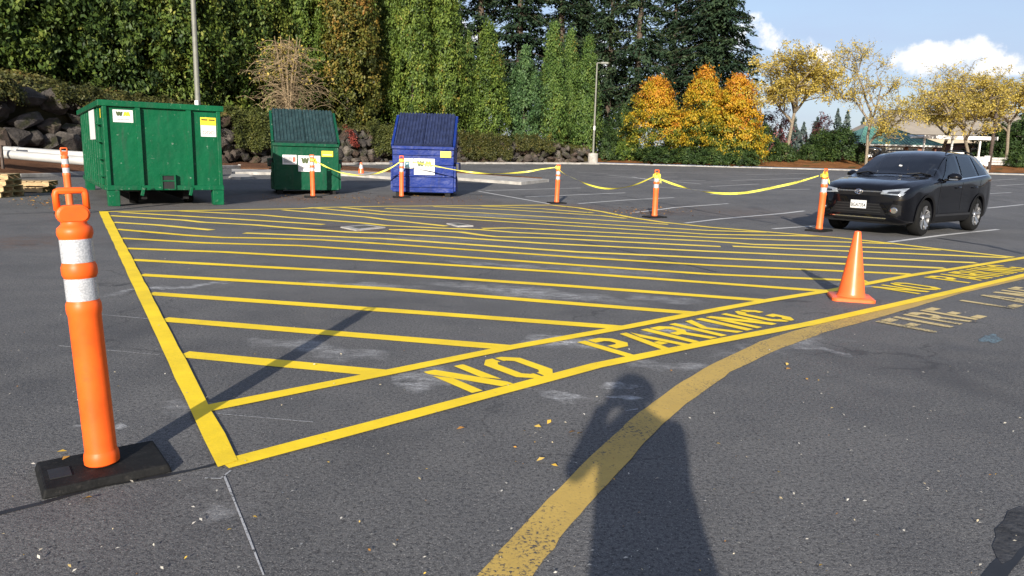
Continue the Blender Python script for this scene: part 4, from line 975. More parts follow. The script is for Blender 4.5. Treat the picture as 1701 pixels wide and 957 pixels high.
# --- front-load dumpsters ---------------------------------------------------
def dumpster(pl, pr, label, body, lid, kind):
    A, B = G(*pl), G(*pr); c = (A+B)/2; w = (B-A).length; an = math.atan2(B.y-A.y, B.x-A.x); h = w/2
    t = thing('dumpster', label, 'dumpster', c, an, 'front load dumpsters behind the caution tape')
    zf, zb, yb, ys = (1.50, 2.42, 1.75, 1.30)
    prof = [(0, .13), (0, zf), (ys, zb), (yb, zb-.10), (yb, .13)]
    m = MB(); n = len(prof); sk = 1.0
    m.add([(-h, y, z) for y, z in prof]+[(h, y, z) for y, z in prof], [tuple(range(n)), tuple(range(2*n-1, n-1, -1))]+[(i, (i+1) % n, (i+1) % n+n, i+n) for i in range(n)])
    m.build('body', body, t, bevel=.015)
    # frame edges of the sides
    for s in (-1, 1):
        mm = MB()
        for (y0, z0), (y1, z1) in ((prof[1], prof[2]), (prof[2], prof[3])):
            d = math.atan2(z1-z0, y1-y0); L = math.hypot(z1-z0, y1-y0)
            mm.box((s*(h+.005), (y0+y1)/2, (z0+z1)/2+.01), (.07, L, .09), Matrix.Rotation(d, 3, 'X'))
        mm.build('side_rail', body, t)
        if True:
            MB().box((s*(h+.07), .85, .92), (.14, .95, .24)).build('fork_pocket', body, t, bevel=.015)
            stick(t, 'pocket_shade', (s*(h+.07)-.055, .374, .835), (1, 0, 0), (0, 0, 1), .11, .17, M['black'], .0)  # black sheet on the solid pocket, painting the shade of its mouth
        MB().box((s*(h+.03), .10, .55), (.06, .10, .75)).build('corner_post', body, t)
        MB().prism([(.0, .13), (.9, .13), (.9, .50), (.45, .62)], 0, .05).xf(lambda v: Vector((s*(h+.002+v.y), v.x+.45, v.z))).build('gusset', body, t)
    MB().box((0, -.03, zf-.04), (w+.03, .07, .09)).build('front_lip', body, t, bevel=.012)
    if kind == 'blue':
        for z, hh in ((zf-.24, .05), (zf-.52, .045), (.62, .05), (.30, .035)): MB().box((0, -.022, z), (w-.02, .05, hh)).build('band', body, t, bevel=.012)
    else:
        MB().box((0, -.012, .17), (w-.02, .03, .06)).build('band', body, t, bevel=.008)
        MB().box((-h+.03, -.012, .8), (.04, .03, 1.25)).build('band', body, t)
    for x in (-h+.18, h-.18):
        for y in (.2, yb-.2): MB().box((x, y, .066), (.16, .3, .13)).build('skid', M['rubber'], t)
    # two ridged plastic lids
    d = math.atan2(zb-zf, ys); L = math.hypot(zb-zf, ys)+.10; lw = (w-.12)/2
    for s in (-1, 1):
        mm = MB(); nr = 9; pts = []
        for k in range(nr):
            a = -lw/2+lw*k/nr; b = lw/nr; pts += [(a, .025), (a+b*.2, .055), (a+b*.62, .055), (a+b*.82, .025)]
        pts += [(lw/2, .025)]; q = len(pts)
        rows = 7; vs = []
        for j in range(rows):
            yy = -.03+L*j/(rows-1); sag = -.018*math.sin(math.pi*j/(rows-1))
            vs += [(x, yy, z+sag) for x, z in pts]
        fs = [(j*q+i, j*q+i+1, (j+1)*q+i+1, (j+1)*q+i) for j in range(rows-1) for i in range(q-1)]
        mm.add(vs, fs); mm.box((0, -.035, .01), (lw, .03, .075))
        rm = Matrix.Rotation(d, 3, 'X'); mm.xf(lambda v: rm @ v + Vector((s*(lw/2+.008), -.03, zf+.05)))
        mm.build('lid', lid, t)
    MB().tube([(-h-.03, ys+.05, zb+.04), (h+.03, ys+.05, zb+.04)], .022, 8).build('hinge_rod', body, t)
    f = Vector((0, -.05 if kind == 'blue' else -.03, 0)); u, v = (1, 0, 0), (0, 0, 1)
    if kind == 'green':
        s = stick(t, 'sticker', f+Vector((-h+.26, 0, .88)), u, v, .40, .28, M['white'], 0)
        stick(s, 'print', f+Vector((-h+.29, -.003, .93)), u, v, .24, .17, M['greyprint'], 0); stick(s, 'print', f+Vector((-h+.55, -.003, .96)), u, v, .08, .14, M['redprint'], 0)
        logo_sticker(t, f+Vector((-h+.70, 0, .68)), u, v, .64, .47)
        s = stick(t, 'sticker', f+Vector((h-.50, 0, 1.13)), u, v, .33, .17, M['ylabel'], 0)
        stext(s, 'print', 'DANGER', .075, f+Vector((h-.335, 0, 1.245)), u, v, M['redprint'], .003)
        stick(s, 'print', f+Vector((h-.47, 0, 1.17)), u, v, .27, .03, M['greyprint'], .003)
        stick(t, 'sticker', (-h-.005, .95, 1.78), (0, -1, 0), (0, 0, 1), .16, .18, M['ylabel'], .006)
    else:
        s = stick(t, 'sticker', f+Vector((-h+.36, 0, .84)), u, v, .28, .30, M['white'], 0)
        stick(s, 'print', f+Vector((-h+.38, -.003, .87)), u, v, .24, .22, M['tealprint'], 0)
        logo_sticker(t, f+Vector((-h+.66, 0, .66)), u, v, .62, .48)
        s = stick(t, 'sticker', f+Vector((h-.40, 0, zf-.31)), u, v, .32, .18, M['ylabel'], .004)
        stext(s, 'print', 'DANGER', .07, f+Vector((h-.24, 0, zf-.18)), u, v, M['redprint'], .007)
    return t
dumpster((455.5, 323.2), (563.5, 323.3), 'green steel dumpster with two weathered dark lids and white stickers', M['green2'], M['lidgreen'], 'green')
dumpster((652, 325.5), (753, 328), 'blue steel dumpster with two weathered dark lids and white stickers', M['blue'], M['lidblue'], 'blue')

# --- delineator posts -------------------------------------------------------
def make_post():
    t = thing('delineator_post', 'x', 'delineator post', (0, 0, 0), 0, 'orange delineator posts round the hatched area')
    b = MB(); L, Wb, hb = .46, .33, .038
    b.box((0, 0, hb/2), (L, Wb, hb), taper=(.95, .95)).build('base', M['rubber'], t, bevel=.008)
    MB().box((-.155, -.02, hb+.001), (.075, .10, .006)).build('base_recess', M['tar'], t)
    r = .059
    MB().lathe([(.058, .04), (.065, .046), (.066, .066), (.064, .085), (.060, .094), (r, .10), (r, .66), (.063, .675), (.0635, .69), (.063, .705), (r, .715), (r-.002, .72), (r-.002, .812), (r, .815), (.063, .825), (.0635, .84), (.063, .855), (r, .865), (r-.002, .87), (r-.002, .965), (r, .97), (.063, .98), (.0635, .992), (.061, 1.006), (.054, 1.012), (.046, 1.02), (.044, 1.03)], 28).build('tube', M['orange'], t, auto=40)
    for z0, z1 in ((.722, .810), (.872, .963)): MB().lathe([(r-.001, z0), (r-.001, z1)], 28, caps=False).build('reflective_band', M['refl'], t, smooth=True)
    # neck plate and loop handle
    def rr_(w, h, rad, n=5):
        out = []
        for cx, cz, a0 in ((w-rad, h-rad, 0), (-w+rad, h-rad, 90), (-w+rad, -h+rad, 180), (w-rad, -h+rad, 270)):
            for k in range(n+1): a = R(a0+90*k/n); out.append((cx+rad*math.cos(a), cz+rad*math.sin(a)))
        return out
    MB().prism([(x, z+1.058) for x, z in rr_(.058, .036, .034)], -.022, .022).build('neck_plate', M['orange'], t, bevel=.008)
    MB().prism([(x, z+1.058) for x, z in rr_(.051, .028, .027)], -.026, .026).build('neck_pad', M['orange'], t, bevel=.003)
    hd = [(-.050, 0, 1.075), (-.050, 0, 1.136), (-.047, 0, 1.146), (-.040, 0, 1.149), (.040, 0, 1.149), (.047, 0, 1.146), (.050, 0, 1.136), (.050, 0, 1.075)]
    MB().tube(hd, .0125, 10).build('handle', M['orange'], t, smooth=True)
    return t
proto = make_post()
nb = G(172, 783); proto.location = nb; proto.rotation_euler = (0, 0, R(37))
def lean(p, deg):
    rz = p.rotation_euler.z; ax = Matrix.Rotation(-rz, 3, 'Z') @ Vector((0, 1, 0)); e = Matrix.Rotation(R(deg), 3, ax).to_euler()
    for c in p.children:
        if not c.name.startswith('base'): c.rotation_euler = e
lean(proto, -2.4)
proto['label'] = 'nearest orange delineator post in the left foreground, with loop handle and two white bands'
posts = {}
for key, px, py, h, rz, ln, lab in [('P0', 118, 356, 1.10, .9, -2.0, 'orange delineator post seen just behind the nearest one, left of the container'),
      ('P1', 520, 328, 1.04, .3, -.5, 'orange delineator post in front of the green dumpster'), ('P2', 667, 328.5, 1.06, .3, 0, 'orange delineator post in front of the blue dumpster'),
      ('P3', 924.5, 338, .95, .4, 1.0, 'orange delineator post right of the blue dumpster, by the top corner of the hatching'), ('P4', 1087, 361.5, .96, .5, 0, 'orange delineator post with yellow tape bunched round its top'),
      ('P5', 1360, 384, 1.08, .7, 1.2, 'orange delineator post beside the front of the black car')]:
    p = copy_tree(proto); p.location = G(px, py); p.rotation_euler = (0, 0, rz); lean(p, ln); p.scale = (1.08, 1.08, h); p['label'] = lab; posts[key] = (p.location.copy(), h)
    for c in p.children:
        if c.type == 'MESH' and c.data.materials[0] == M['orange']:
            c.data = c.data.copy(); c.data.materials[0] = M['orange2']

# --- caution tape ------------------------------------------------------------
def plane_pt(px, py, a, b):
    """point of the upright plane through two posts seen in that direction"""
    n = Vector((-(b.y-a.y), b.x-a.x, 0)).normalized(); r = Vector(ray(px, py)); t = (a-Vector(CAM)).dot(n)/r.dot(n); return Vector(CAM)+r*t
def catm(P, n=8):
    out = []
    for i in range(len(P)-1):
        p0, p1, p2, p3 = P[max(i-1, 0)], P[i], P[i+1], P[min(i+2, len(P)-1)]
        for k in range(n):
            t = k/n; out.append(.5*((2*p1)+(p2-p0)*t+(2*p0-5*p1+4*p2-p3)*t*t+(3*p1-p0-3*p2+p3)*t**3))
    return out+[P[-1]]
def tape(ka, kb, px, lab, words=(), tw=None):
    a, b = posts[ka][0], posts[kb][0]; P = catm([plane_pt(x, y, a, b) for x, y in px]); n = len(P)
    c = Vector((P[0].x, P[0].y, 0)); t = thing('caution_tape', lab, 'caution tape', c, 0, 'yellow caution tape strung between posts')
    nrm = Vector((-(b.y-a.y), b.x-a.x, 0)).normalized()
    if nrm.y > 0: nrm = -nrm
    vs = []; frames = []
    for i, p in enumerate(P):
        f = i/(n-1); d = (P[min(i+1, n-1)]-P[max(i-1, 0)]).normalized(); up = nrm.cross(d)
        if up.z < 0: up = -up
        w = .044*min(1, .35+4*min(f, 1-f)); th = (1.25*math.sin(f*11+1)*math.sin(math.pi*f)**.5 if tw is None else tw(f)); u2 = up*math.cos(th)+nrm*math.sin(th)
        frames.append((p, u2, w)); vs += [p-u2*w/2-c, p+u2*w/2-c]
    MB().add(vs, [(2*i, 2*i+2, 2*i+3, 2*i+1) for i in range(n-1)]).build('ribbon', M['tape'], t, smooth=True)
    ln = [0]
    for i in range(1, n): ln.append(ln[-1]+(P[i]-P[i-1]).length)
    for word, pos in words:
        v2, fs = text2d(word, .046, .012); out = []
        for v in v2:
            s = pos*ln[-1]+v[0]*1.25; i = min(max(int(np.searchsorted(ln, s))-1, 0), n-2); f = (s-ln[i])/(ln[i+1]-ln[i])
            p = frames[i][0].lerp(frames[i+1][0], f); u = frames[i][1].lerp(frames[i+1][1], f); out.append(p+u*v[1]+nrm*.004-c)
        MB().add(out, fs).build('print', M['black'], t)
    # knots round the posts
    for k, q in ((0, P[0]), (1, P[-1])):
        key = ka if k == 0 else kb; pl, h = posts[key]; mm = MB(); z = q.z; rad = .070
        mm.lathe([(rad-.004, -.035), (rad+.004, -.02), (rad+.006, .02), (rad-.004, .035)], 14, caps=False).xf(lambda v: v+Vector((pl.x, pl.y, z+.012*math.sin(3*v.x*30)))-c).build('knot', M['tape'], t)
        if key in ('P4', 'P5') and k == 1 or key == 'P4':
            mm = MB(); rk = random.Random(4+k)
            for e in range(5):
                an = rk.random()*6.28; q0 = Vector((pl.x, pl.y, z+.02)); pts = [q0+Vector((math.cos(an)*.035*j, math.sin(an)*.035*j-.02, .045*math.sin(j*1.1)-.05*j*(e % 2))) for j in range(4)]
                for i in range(3): mm.add([pts[i]-c-Vector((0, 0, .03)), pts[i+1]-c-Vector((0, 0, .03)), pts[i+1]-c+Vector((0, 0, .03)), pts[i]-c+Vector((0, 0, .03))], [(0, 1, 2, 3)])
            mm.build('loose_end', M['tape'], t)
    return t
tape('P1', 'P2', [(522,266),(534,273),(546,279),(569,287.6),(600,291.5),(626,288),(649,279),(667,267)], 'sagging caution tape between the green and the blue dumpster')
tape('P2', 'P3', [(668,267),(695,271),(720,275.5),(760,283),(790,287),(825,288.5),(870,286),(900,281),(924,278)], 'long caution tape running right from the blue dumpster')
tape('P3', 'P4', [(925,279),(938,289),(955,297),(975,306),(1000,312.5),(1025,313),(1055,307),(1087,293)], 'caution tape sagging between the third and fourth taped posts', tw=lambda f: 1.35*math.sin(6*f)**2)
tape('P4', 'P5', [(1089,294),(1105,301),(1130,309.5),(1160,317),(1200,321.5),(1240,320),(1290,310.5),(1325,302.5),(1360,292)], 'caution tape with CAUTION print tied to the post beside the black car', [('CAUTION', .58), ('CAUTION', .73), ('CAUTION', .88)], tw=lambda f: 1.5*math.exp(-((f-.36)/.10)**2))

# --- cones ----------------------------------------------------------------
def cone(px, py, H, rb, rt, base, lab, collar=False, rz=0.5):
    p = G(px, py); t = thing('traffic_cone', lab, 'traffic cone', p, rz)
    b = MB(); n = 6; out = []
    for cx, cy, a0 in ((1, 1, 0), (-1, 1, 90), (-1, -1, 180), (1, -1, 270)):
        for k in range(n+1): a = R(a0+90*k/n); out.append((cx*(base-.05)+.05*math.cos(a), cy*(base-.05)+.05*math.sin(a)))
    q = len(out); b.add([(x, y, .002) for x, y in out]+[(x, y, .028) for x, y in out]+[(x*.95, y*.95, .036) for x, y in out], [tuple(range(q-1, -1, -1)), tuple(range(2*q, 3*q))]+[(j*q+i, j*q+(i+1) % q, (j+1)*q+(i+1) % q, (j+1)*q+i) for j in (0, 1) for i in range(q)])
    b.build('base', M['cone'], t, auto=35)
    pr = [(rb+.02, .030), (rb+.006, .05), (rb, .07)]+[(rb+(rt-rb)*k/8, .07+(H-.07)*k/8) for k in range(1, 9)]+[(rt-.012, H+.004), (rt-.014, H-.04)]
    MB().lathe(pr, 32, caps=False).build('cone_body', M['cone'], t, auto=40)
    if collar:
        MB().lathe([(rb+(rt-rb)*(z-.07)/(H-.07)+.004, z) for z in (H*.55, H*.82)], 24, caps=False).build('collar', M['refl'], t, smooth=True)
    return t
cone(1413, 497, .68, .125, .030, .20, 'large plain orange traffic cone between the yellow lines, in front of the black car', rz=R(75))
cone(600, 292, .60, .15, .04, .2, 'small far orange cone with white collar between the two dumpsters', True)

# --- pallets, pipes ------------------------------------------------------------
def pallet(loc, rz, lab, tilt=0):
    t = thing('pallet', lab, 'pallet', loc, rz, 'wooden pallets at the left edge'); t.rotation_euler = (tilt, 0, rz)
    for k in range(7): MB().box((-.54+k*.18, 0, .128), (.145, 1.0, .020)).build('board', M['wood'], t)
    for y in (-.45, 0, .45): MB().box((0, y, .066), (1.22, .05, .10)).build('runner', M['wood'], t)
    for x in (-.53, 0, .53): MB().box((x, 0, .008), (.12, 1.0, .014)).build('board', M['wood'], t)
    return t
p = G(42, 318); z = 0
pallet(p+Vector((0, 0, .0)), R(12), 'pale wooden pallet lying flat at the bottom of the pile on the left'); pallet(p+Vector((.05, .1, .16)), R(18), 'pale wooden pallet on top of the pile near the white pipes')
q = G(3, 327); 
for k, lab in enumerate(('bottom pallet of the stack cut by the left edge', 'second pallet of the stack cut by the left edge', 'third pallet of the stack cut by the left edge', 'top pallet of the stack cut by the left edge')):
    pallet(q+Vector((-.35, 0, .145*k)), R(3+5*k), lab)
def pipe(pa, pb, da, db, r, lab):
    a, b = PD(*pa, da), PD(*pb, db); c = (a+b)/2; t = thing('white_pipe', lab, 'pipe', c, 0, 'large white plastic pipes'); d = (b-a).normalized()
    MB().tube([a-c, b-c], r, 20, False).build('pipe_wall', M['whitepvc'], t, smooth=True)
    MB().tube([b-c+d*.002, a-c-d*.002], r*.92, 20, False).build('inner_wall', M['whitepvc'], t, smooth=True)
    MB().tube([a-c+d*.3, a-c+d*.55], r*1.07, 20).build('collar', M['whitepvc'], t, smooth=True)
pipe((-60, 250), (190, 272), 26, 26, .15, 'front white plastic pipe lying on the mulch left of the container'); pipe((8, 249), (195, 262), 26.6, 26.6, .13, 'rear white plastic pipe behind the front one, left of the container')
st = thing('wooden_stake', 'short dark stake at the left edge holding the white pipes', 'stake', PD(4, 268, 25.6)); MB().box((0, 0, .2), (.07, .07, .9)).build('post', M['utility'], st); MB().box((0, -.03, .62), (.40, .05, .16)).build('crosspiece', M['utility'], st)

# --- poles ------------------------------------------------------------------
def light_pole(px, d, zb, H, lab, r=.09, basr=.28, bash=.8, head=True):
    x = XD(px, d); t = thing('light_pole', lab, 'light pole', (x, d, zb), 0, 'parking lot light poles')
    MB().lathe([(basr, -.1), (basr, bash-.03), (basr-.03, bash)], 20).build('footing', M['concrete'], t, auto=40)
    MB().lathe([(r*1.15, bash-.02), (r, bash+.6), (r*.75, H)], 14).build('shaft', M['pole'], t, auto=50)
    MB().box((0, 0, bash+.02), (.36, .36, .04)).build('base_plate', M['pole'], t)
    if head:
        MB().box((.25, 0, H+.02), (.5, .06, .06)).build('arm', M['pole'], t); MB().box((.62, 0, H+.02), (.62, .34, .13), taper=(.92, .9)).build('lamp_head', M['pole'], t)
    MB().box((0, -r-.02, bash+2.1), (.14, .03, .35)).build('notice', M['white'], t)
    return t
light_pole(333, 30, .2, 11.5, 'near tall grey light pole rising behind the green container', .105, .3, .7)
light_pole(985, 64, zlot(64), 8.3, 'far light pole on a concrete footing left of the orange trees', .085, .42, .9)
x = XD(1645, 67.5); t = thing('utility_pole', 'dark timber utility pole with a crossarm near the right edge', 'utility pole', (x, 67.5, 1.2))
MB().lathe([(.16, -.2), (.11, 6.5)], 10).build('pole', M['utility'], t, smooth=True); MB().box((0, 0, 6.35), (1.5, .1, .12)).build('crossarm', M['utility'], t)

# --- buildings -----------------------------------------------------------------
def bx(parent, name, c, d, mat, bevel=0): return MB().box(c, d).build(name, mat, parent, bevel=bevel)
D = 82; x0, x1 = XD(1424, D), XD(1568, D); w = x1-x0; cx = (x0+x1)/2; zg_ = 1.95
b = thing('green_roofed_building', 'low brick building with a green hipped metal roof behind the yellow trees', 'building', (cx, D, zg_))
ze, zr = 1.75, 3.75; dp = 9
bx(b, 'wall', (0, dp/2+.6, ze/2-.15), (w-1.2, dp, ze+.3), M['brick'])
hx, r0, r1 = w/2, -w*.20, w*.12
m = MB().add([(-hx, 0, ze), (hx, 0, ze), (hx, dp+1.2, ze), (-hx, dp+1.2, ze), (r0, dp/2+.6, zr), (r1, dp/2+.6, zr)], [(0, 1, 5, 4), (1, 2, 5), (2, 3, 4, 5), (3, 0, 4), (3, 2, 1, 0)])
rf = m.build('roof', M['roofgreen'], b)
for k in range(24):
    xx = -hx+.3+k*(w-.6)/23; f = max(0, min((xx+hx)/(r0+hx), (hx-xx)/(hx-r1), 1)); yy = (dp/2+.6)*f; zz = ze+(zr-ze)*f
    MB().tube([(xx, -.005, ze+.02), (xx, yy, zz+.02)], .03, 4).build('seam', M['roofgreen'], rf)
MB().tube([(hx, 0, ze+.03), (r1, dp/2+.6, zr+.03), (r0, dp/2+.6, zr+.03), (-hx, 0, ze+.03)], .07, 6).build('ridge_cap', M['roofgreen'], rf)
MB().box((r1+1.9, 2.6, 2.75), (2.0, .9, .10), Matrix.Rotation(R(22), 3, 'X')).build('skylight', M['offwhite'], rf)
bx(b, 'fascia', (0, -.02, ze-.09), (w+.04, .06, .16), M['offwhite'])
for k in range(5):
    wx = -w/2+1.6+k*(w-3.2)/4; wn_ = bx(b, 'window', (wx, .57, .95), (1.0, .05, .9), M['darkglass']); bx(wn_, 'frame', (wx, .55, 1.44), (1.12, .06, .08), M['offwhite']); bx(wn_, 'sill', (wx, .55, .46), (1.12, .10, .08), M['offwhite'])
bx(b, 'sign_board', (-w*.06, .50, 1.25), (1.9, .06, .55), M['offwhite'])
D = 125; x0, x1 = XD(1480, D), XD(1800, D); w = x1-x0
b = thing('tan_building', 'long tan building with a broad sloping roof behind the trees', 'building', ((x0+x1)/2, D, 1.5))
bx(b, 'wall', (0, 10, 2.6), (w, 18, 5.4), M['tanwall'])
MB().add([(-w/2-1, 0, 5.2), (w/2+1, 0, 5.2), (w/2-6, 10, 9.6), (-w/2+4, 10, 9.6), (w/2+1, 20, 5.2), (-w/2-1, 20, 5.2)], [(0, 1, 2, 3), (3, 2, 4, 5), (0, 3, 5), (1, 4, 2), (0, 5, 4, 1)]).build('roof', M['tanroof'], b)
bx(b, 'ridge_cap', (-1, 10, 9.65), (w-9.6, .5, .25), M['utility'])
for k in range(8): bx(b, 'window', (-w/2+2+k*(w-4)/7, .97, 3.0), (1.8, .08, 1.5), M['darkglass'])
D = 76; x0, x1 = XD(1530, D), XD(1652, D); w = x1-x0
c = thing('canopy', 'white flat canopy on posts right of the green roofed building', 'canopy', ((x0+x1)/2, D, 2.0))
bx(c, 'roof', (0, 1.2, 2.35), (w, 2.6, .16), M['offwhite']); bx(c, 'fascia', (0, -.13, 2.36), (w+.02, .05, .34), M['offwhite'])
for f in (-.46, -.08, .3): bx(c, 'post', (f*w, .3, 1.1), (.16, .16, 2.3), M['offwhite'])
bx(c, 'bench_top', (-.1*w, .2, .85), (2.6, .5, .14), M['offwhite'])
# brick block behind the picket fence at the right
D = 86; x0 = XD(1600, D); x1 = XD(1740, D); b = thing('brick_building', 'low dark brick building behind the fence at the right edge', 'building', ((x0+x1)/2, D, 2.0)); w = x1-x0
bx(b, 'wall', (0, 3, 1.0), (w, 6, 2.1), M['brick']); bx(b, 'roof', (0, 3, 2.12), (w+.5, 6.6, .14), M['utility'])
for k in range(4): wn_ = bx(b, 'window', (-w/2+1.4+k*(w-2.8)/3, -.02, 1.15), (1.3, .06, .8), M['darkglass']); bx(wn_, 'frame', (-w/2+1.4+k*(w-2.8)/3, -.03, 1.6), (1.42, .08, .08), M['offwhite'])
# fence
D = 71; z = zter(50, D); f = thing('picket_fence', 'white picket and board fence on the orange mulch at the right', 'fence', (XD(1612, D), D, z)); xo = XD(1612, D)
xa, xb = XD(1618, D)-xo, XD(1640, D)-xo; k = 0; x = xa
while x < xb: MB().prism([(x, -.1), (x+.07, -.1), (x+.07, .78), (x+.035, .84), (x, .78)], -.015, .015).build('picket', M['offwhite'], f); x += .125
bx(f, 'rail', ((xa+xb)/2, .035, .25), (xb-xa+.1, .04, .08), M['offwhite']); bx(f, 'rail', ((xa+xb)/2, .035, .6), (xb-xa+.1, .04, .08), M['offwhite'])
xc = XD(1730, D)-xo; x = xb+.05
while x < xc:
    bx(f, 'post', (x, 0, .38), (.10, .10, .95), M['fence'])
    for zz in (.18, .42, .66): bx(f, 'board', (x+.9, -.02, zz), (1.68, .03, .20), M['fence'])
    x += 1.8
D = 62; t = thing('lot_sign', 'small white sign on a thin post before the fence', 'sign', (XD(1640, D), D, zlot(D)), 0)
bx(t, 'post', (0, .03, .75), (.05, .04, 1.6), M['pole']); bx(t, 'sign_plate', (0, 0, 1.33), (.46, .015, .46), M['white']); bx(t, 'sign_plate', (0, 0, .88), (.26, .015, .30), M['white']); MB().lathe([(.24, -.05), (.24, .45)], 12).build('footing', M['concrete'], t)
for zz in (1.42, 1.32, 1.22): bx(t, 'print', (0, -.012, zz), (.34, .004, .04), M['greyprint'])
# ------------------------------------------------------------------ the black car
def hermite(xs, ys):
    xs = np.array(xs, float); ys = np.array(ys, float); d = np.diff(ys)/np.diff(xs); mm = np.zeros(len(xs)); mm[0] = d[0]; mm[-1] = d[-1]
    for i in range(1, len(xs)-1): mm[i] = 0 if d[i-1]*d[i] <= 0 else 2*d[i-1]*d[i]/(d[i-1]+d[i])
    def f(x):
        x = min(max(x, xs[0]), xs[-1]); i = min(int(np.searchsorted(xs, x, 'right'))-1, len(xs)-2); h = xs[i+1]-xs[i]; t = (x-xs[i])/h
        return ys[i]*(1+2*t)*(1-t)**2+mm[i]*h*t*(1-t)**2+ys[i+1]*t*t*(3-2*t)+mm[i+1]*h*t*t*(t-1)
    return f
LC = 4.6
zbF = hermite([0, .25, .7, 3.9, 4.3, 4.6], [.30, .22, .20, .21, .27, .40])
WF = hermite([0, .05, .15, .35, .7, 1.2, 2.3, 3.6, 4.1, 4.4, 4.53, 4.6], [.66, .77, .85, .895, .918, .925, .925, .925, .905, .855, .79, .68])
shF = hermite([0, .15, .35, .8, 1.35, 2.4, 3.5, 4.2, 4.5, 4.6], [.80, .88, .945, 1.02, 1.06, 1.09, 1.15, 1.19, 1.16, 1.08])
topF = hermite([0, .06, .18, .45, .9, 1.22, 1.34, 1.6, 1.85, 2.05, 2.25, 2.6, 3.2, 3.8, 4.15, 4.32, 4.45, 4.55, 4.6], [.90, .965, 1.01, 1.06, 1.11, 1.14, 1.17, 1.32, 1.465, 1.565, 1.625, 1.67, 1.672, 1.63, 1.56, 1.50, 1.34, 1.17, 1.06])
wrF = hermite([0, .3, .9, 1.25, 1.6, 2.0, 2.4, 3.8, 4.2, 4.6], [.46, .68, .80, .82, .775, .715, .685, .655, .63, .58])
def fl_(x):
    b = max(math.exp(-((x-.93)/.42)**4), math.exp(-((x-3.60)/.42)**4), math.exp(-(x/.5)**4), math.exp(-((4.6-x)/.4)**4)); return .980+.026*b
def prof(x):
    W, zb, sh, tp, wr = WF(x), zbF(x), shF(x), topF(x), wrF(x); sh = min(sh, tp-.05)
    e = .055 if x > 1.6 else .035
    pe = (min(wr, W*.93), max(sh+.012, tp-e))
    return [(0, zb), (.72*W, zb), (.94*W, zb+.05), (W*.985, zb+.17), (W*fl_(x), .66), (.997*W, sh-.085), (.955*W, sh), ((.95*W+pe[0])/2+.012, (sh+pe[1])/2), pe, (.62*pe[0], tp-.012), (0, tp)]
def cr(P, t):
    n = len(P)-1; t = min(max(t, 0), n-1e-6); i = int(t); f = t-i; p0, p1, p2, p3 = P[max(i-1, 0)], P[i], P[i+1], P[min(i+2, n)]
    if i < 1 or i > 5: return [p1[k]+(p2[k]-p1[k])*f for k in (0, 1)]
    return [.5*(2*p1[k]+(p2[k]-p0[k])*f+(2*p0[k]-5*p1[k]+4*p2[k]-p3[k])*f*f+(3*p1[k]-p0[k]-3*p2[k]+p3[k])*f**3) for k in (0, 1)]
def S(x, v, off=0.0, side=1):
    P = prof(x); y, z = cr(P, v)
    if off:
        y2, z2 = cr(P, v+.05); y1, z1 = cr(P, v-.05); ty, tz = y2-y1, z2-z1; l = math.hypot(ty, tz) or 1
        y += tz/l*off; z -= ty/l*off
    return Vector((x, side*y, z))
def side_y(x, z):
    P0 = prof(x); P = sorted((cr(P0, v) for v in np.arange(1, 8.01, .125)), key=lambda p: p[1]); return float(np.interp(z, [p[1] for p in P], [p[0] for p in P]))
def half_w(x, z):
    P = prof(x); 
    if z > P[10][1] or z < P[0][1]: return -1
    zs = [p[1] for p in P[1:]]; ysv = [p[0] for p in P[1:]]; return float(np.interp(z, zs, ysv))
def front_x(y, z):
    for x in np.linspace(0, 1.4, 281):
        if half_w(x, z) >= abs(y): return x
    return 1.4
def back_x(y, z):
    for x in np.linspace(4.6, 3.6, 201):
        if half_w(x, z) >= abs(y): return x
    return 3.6
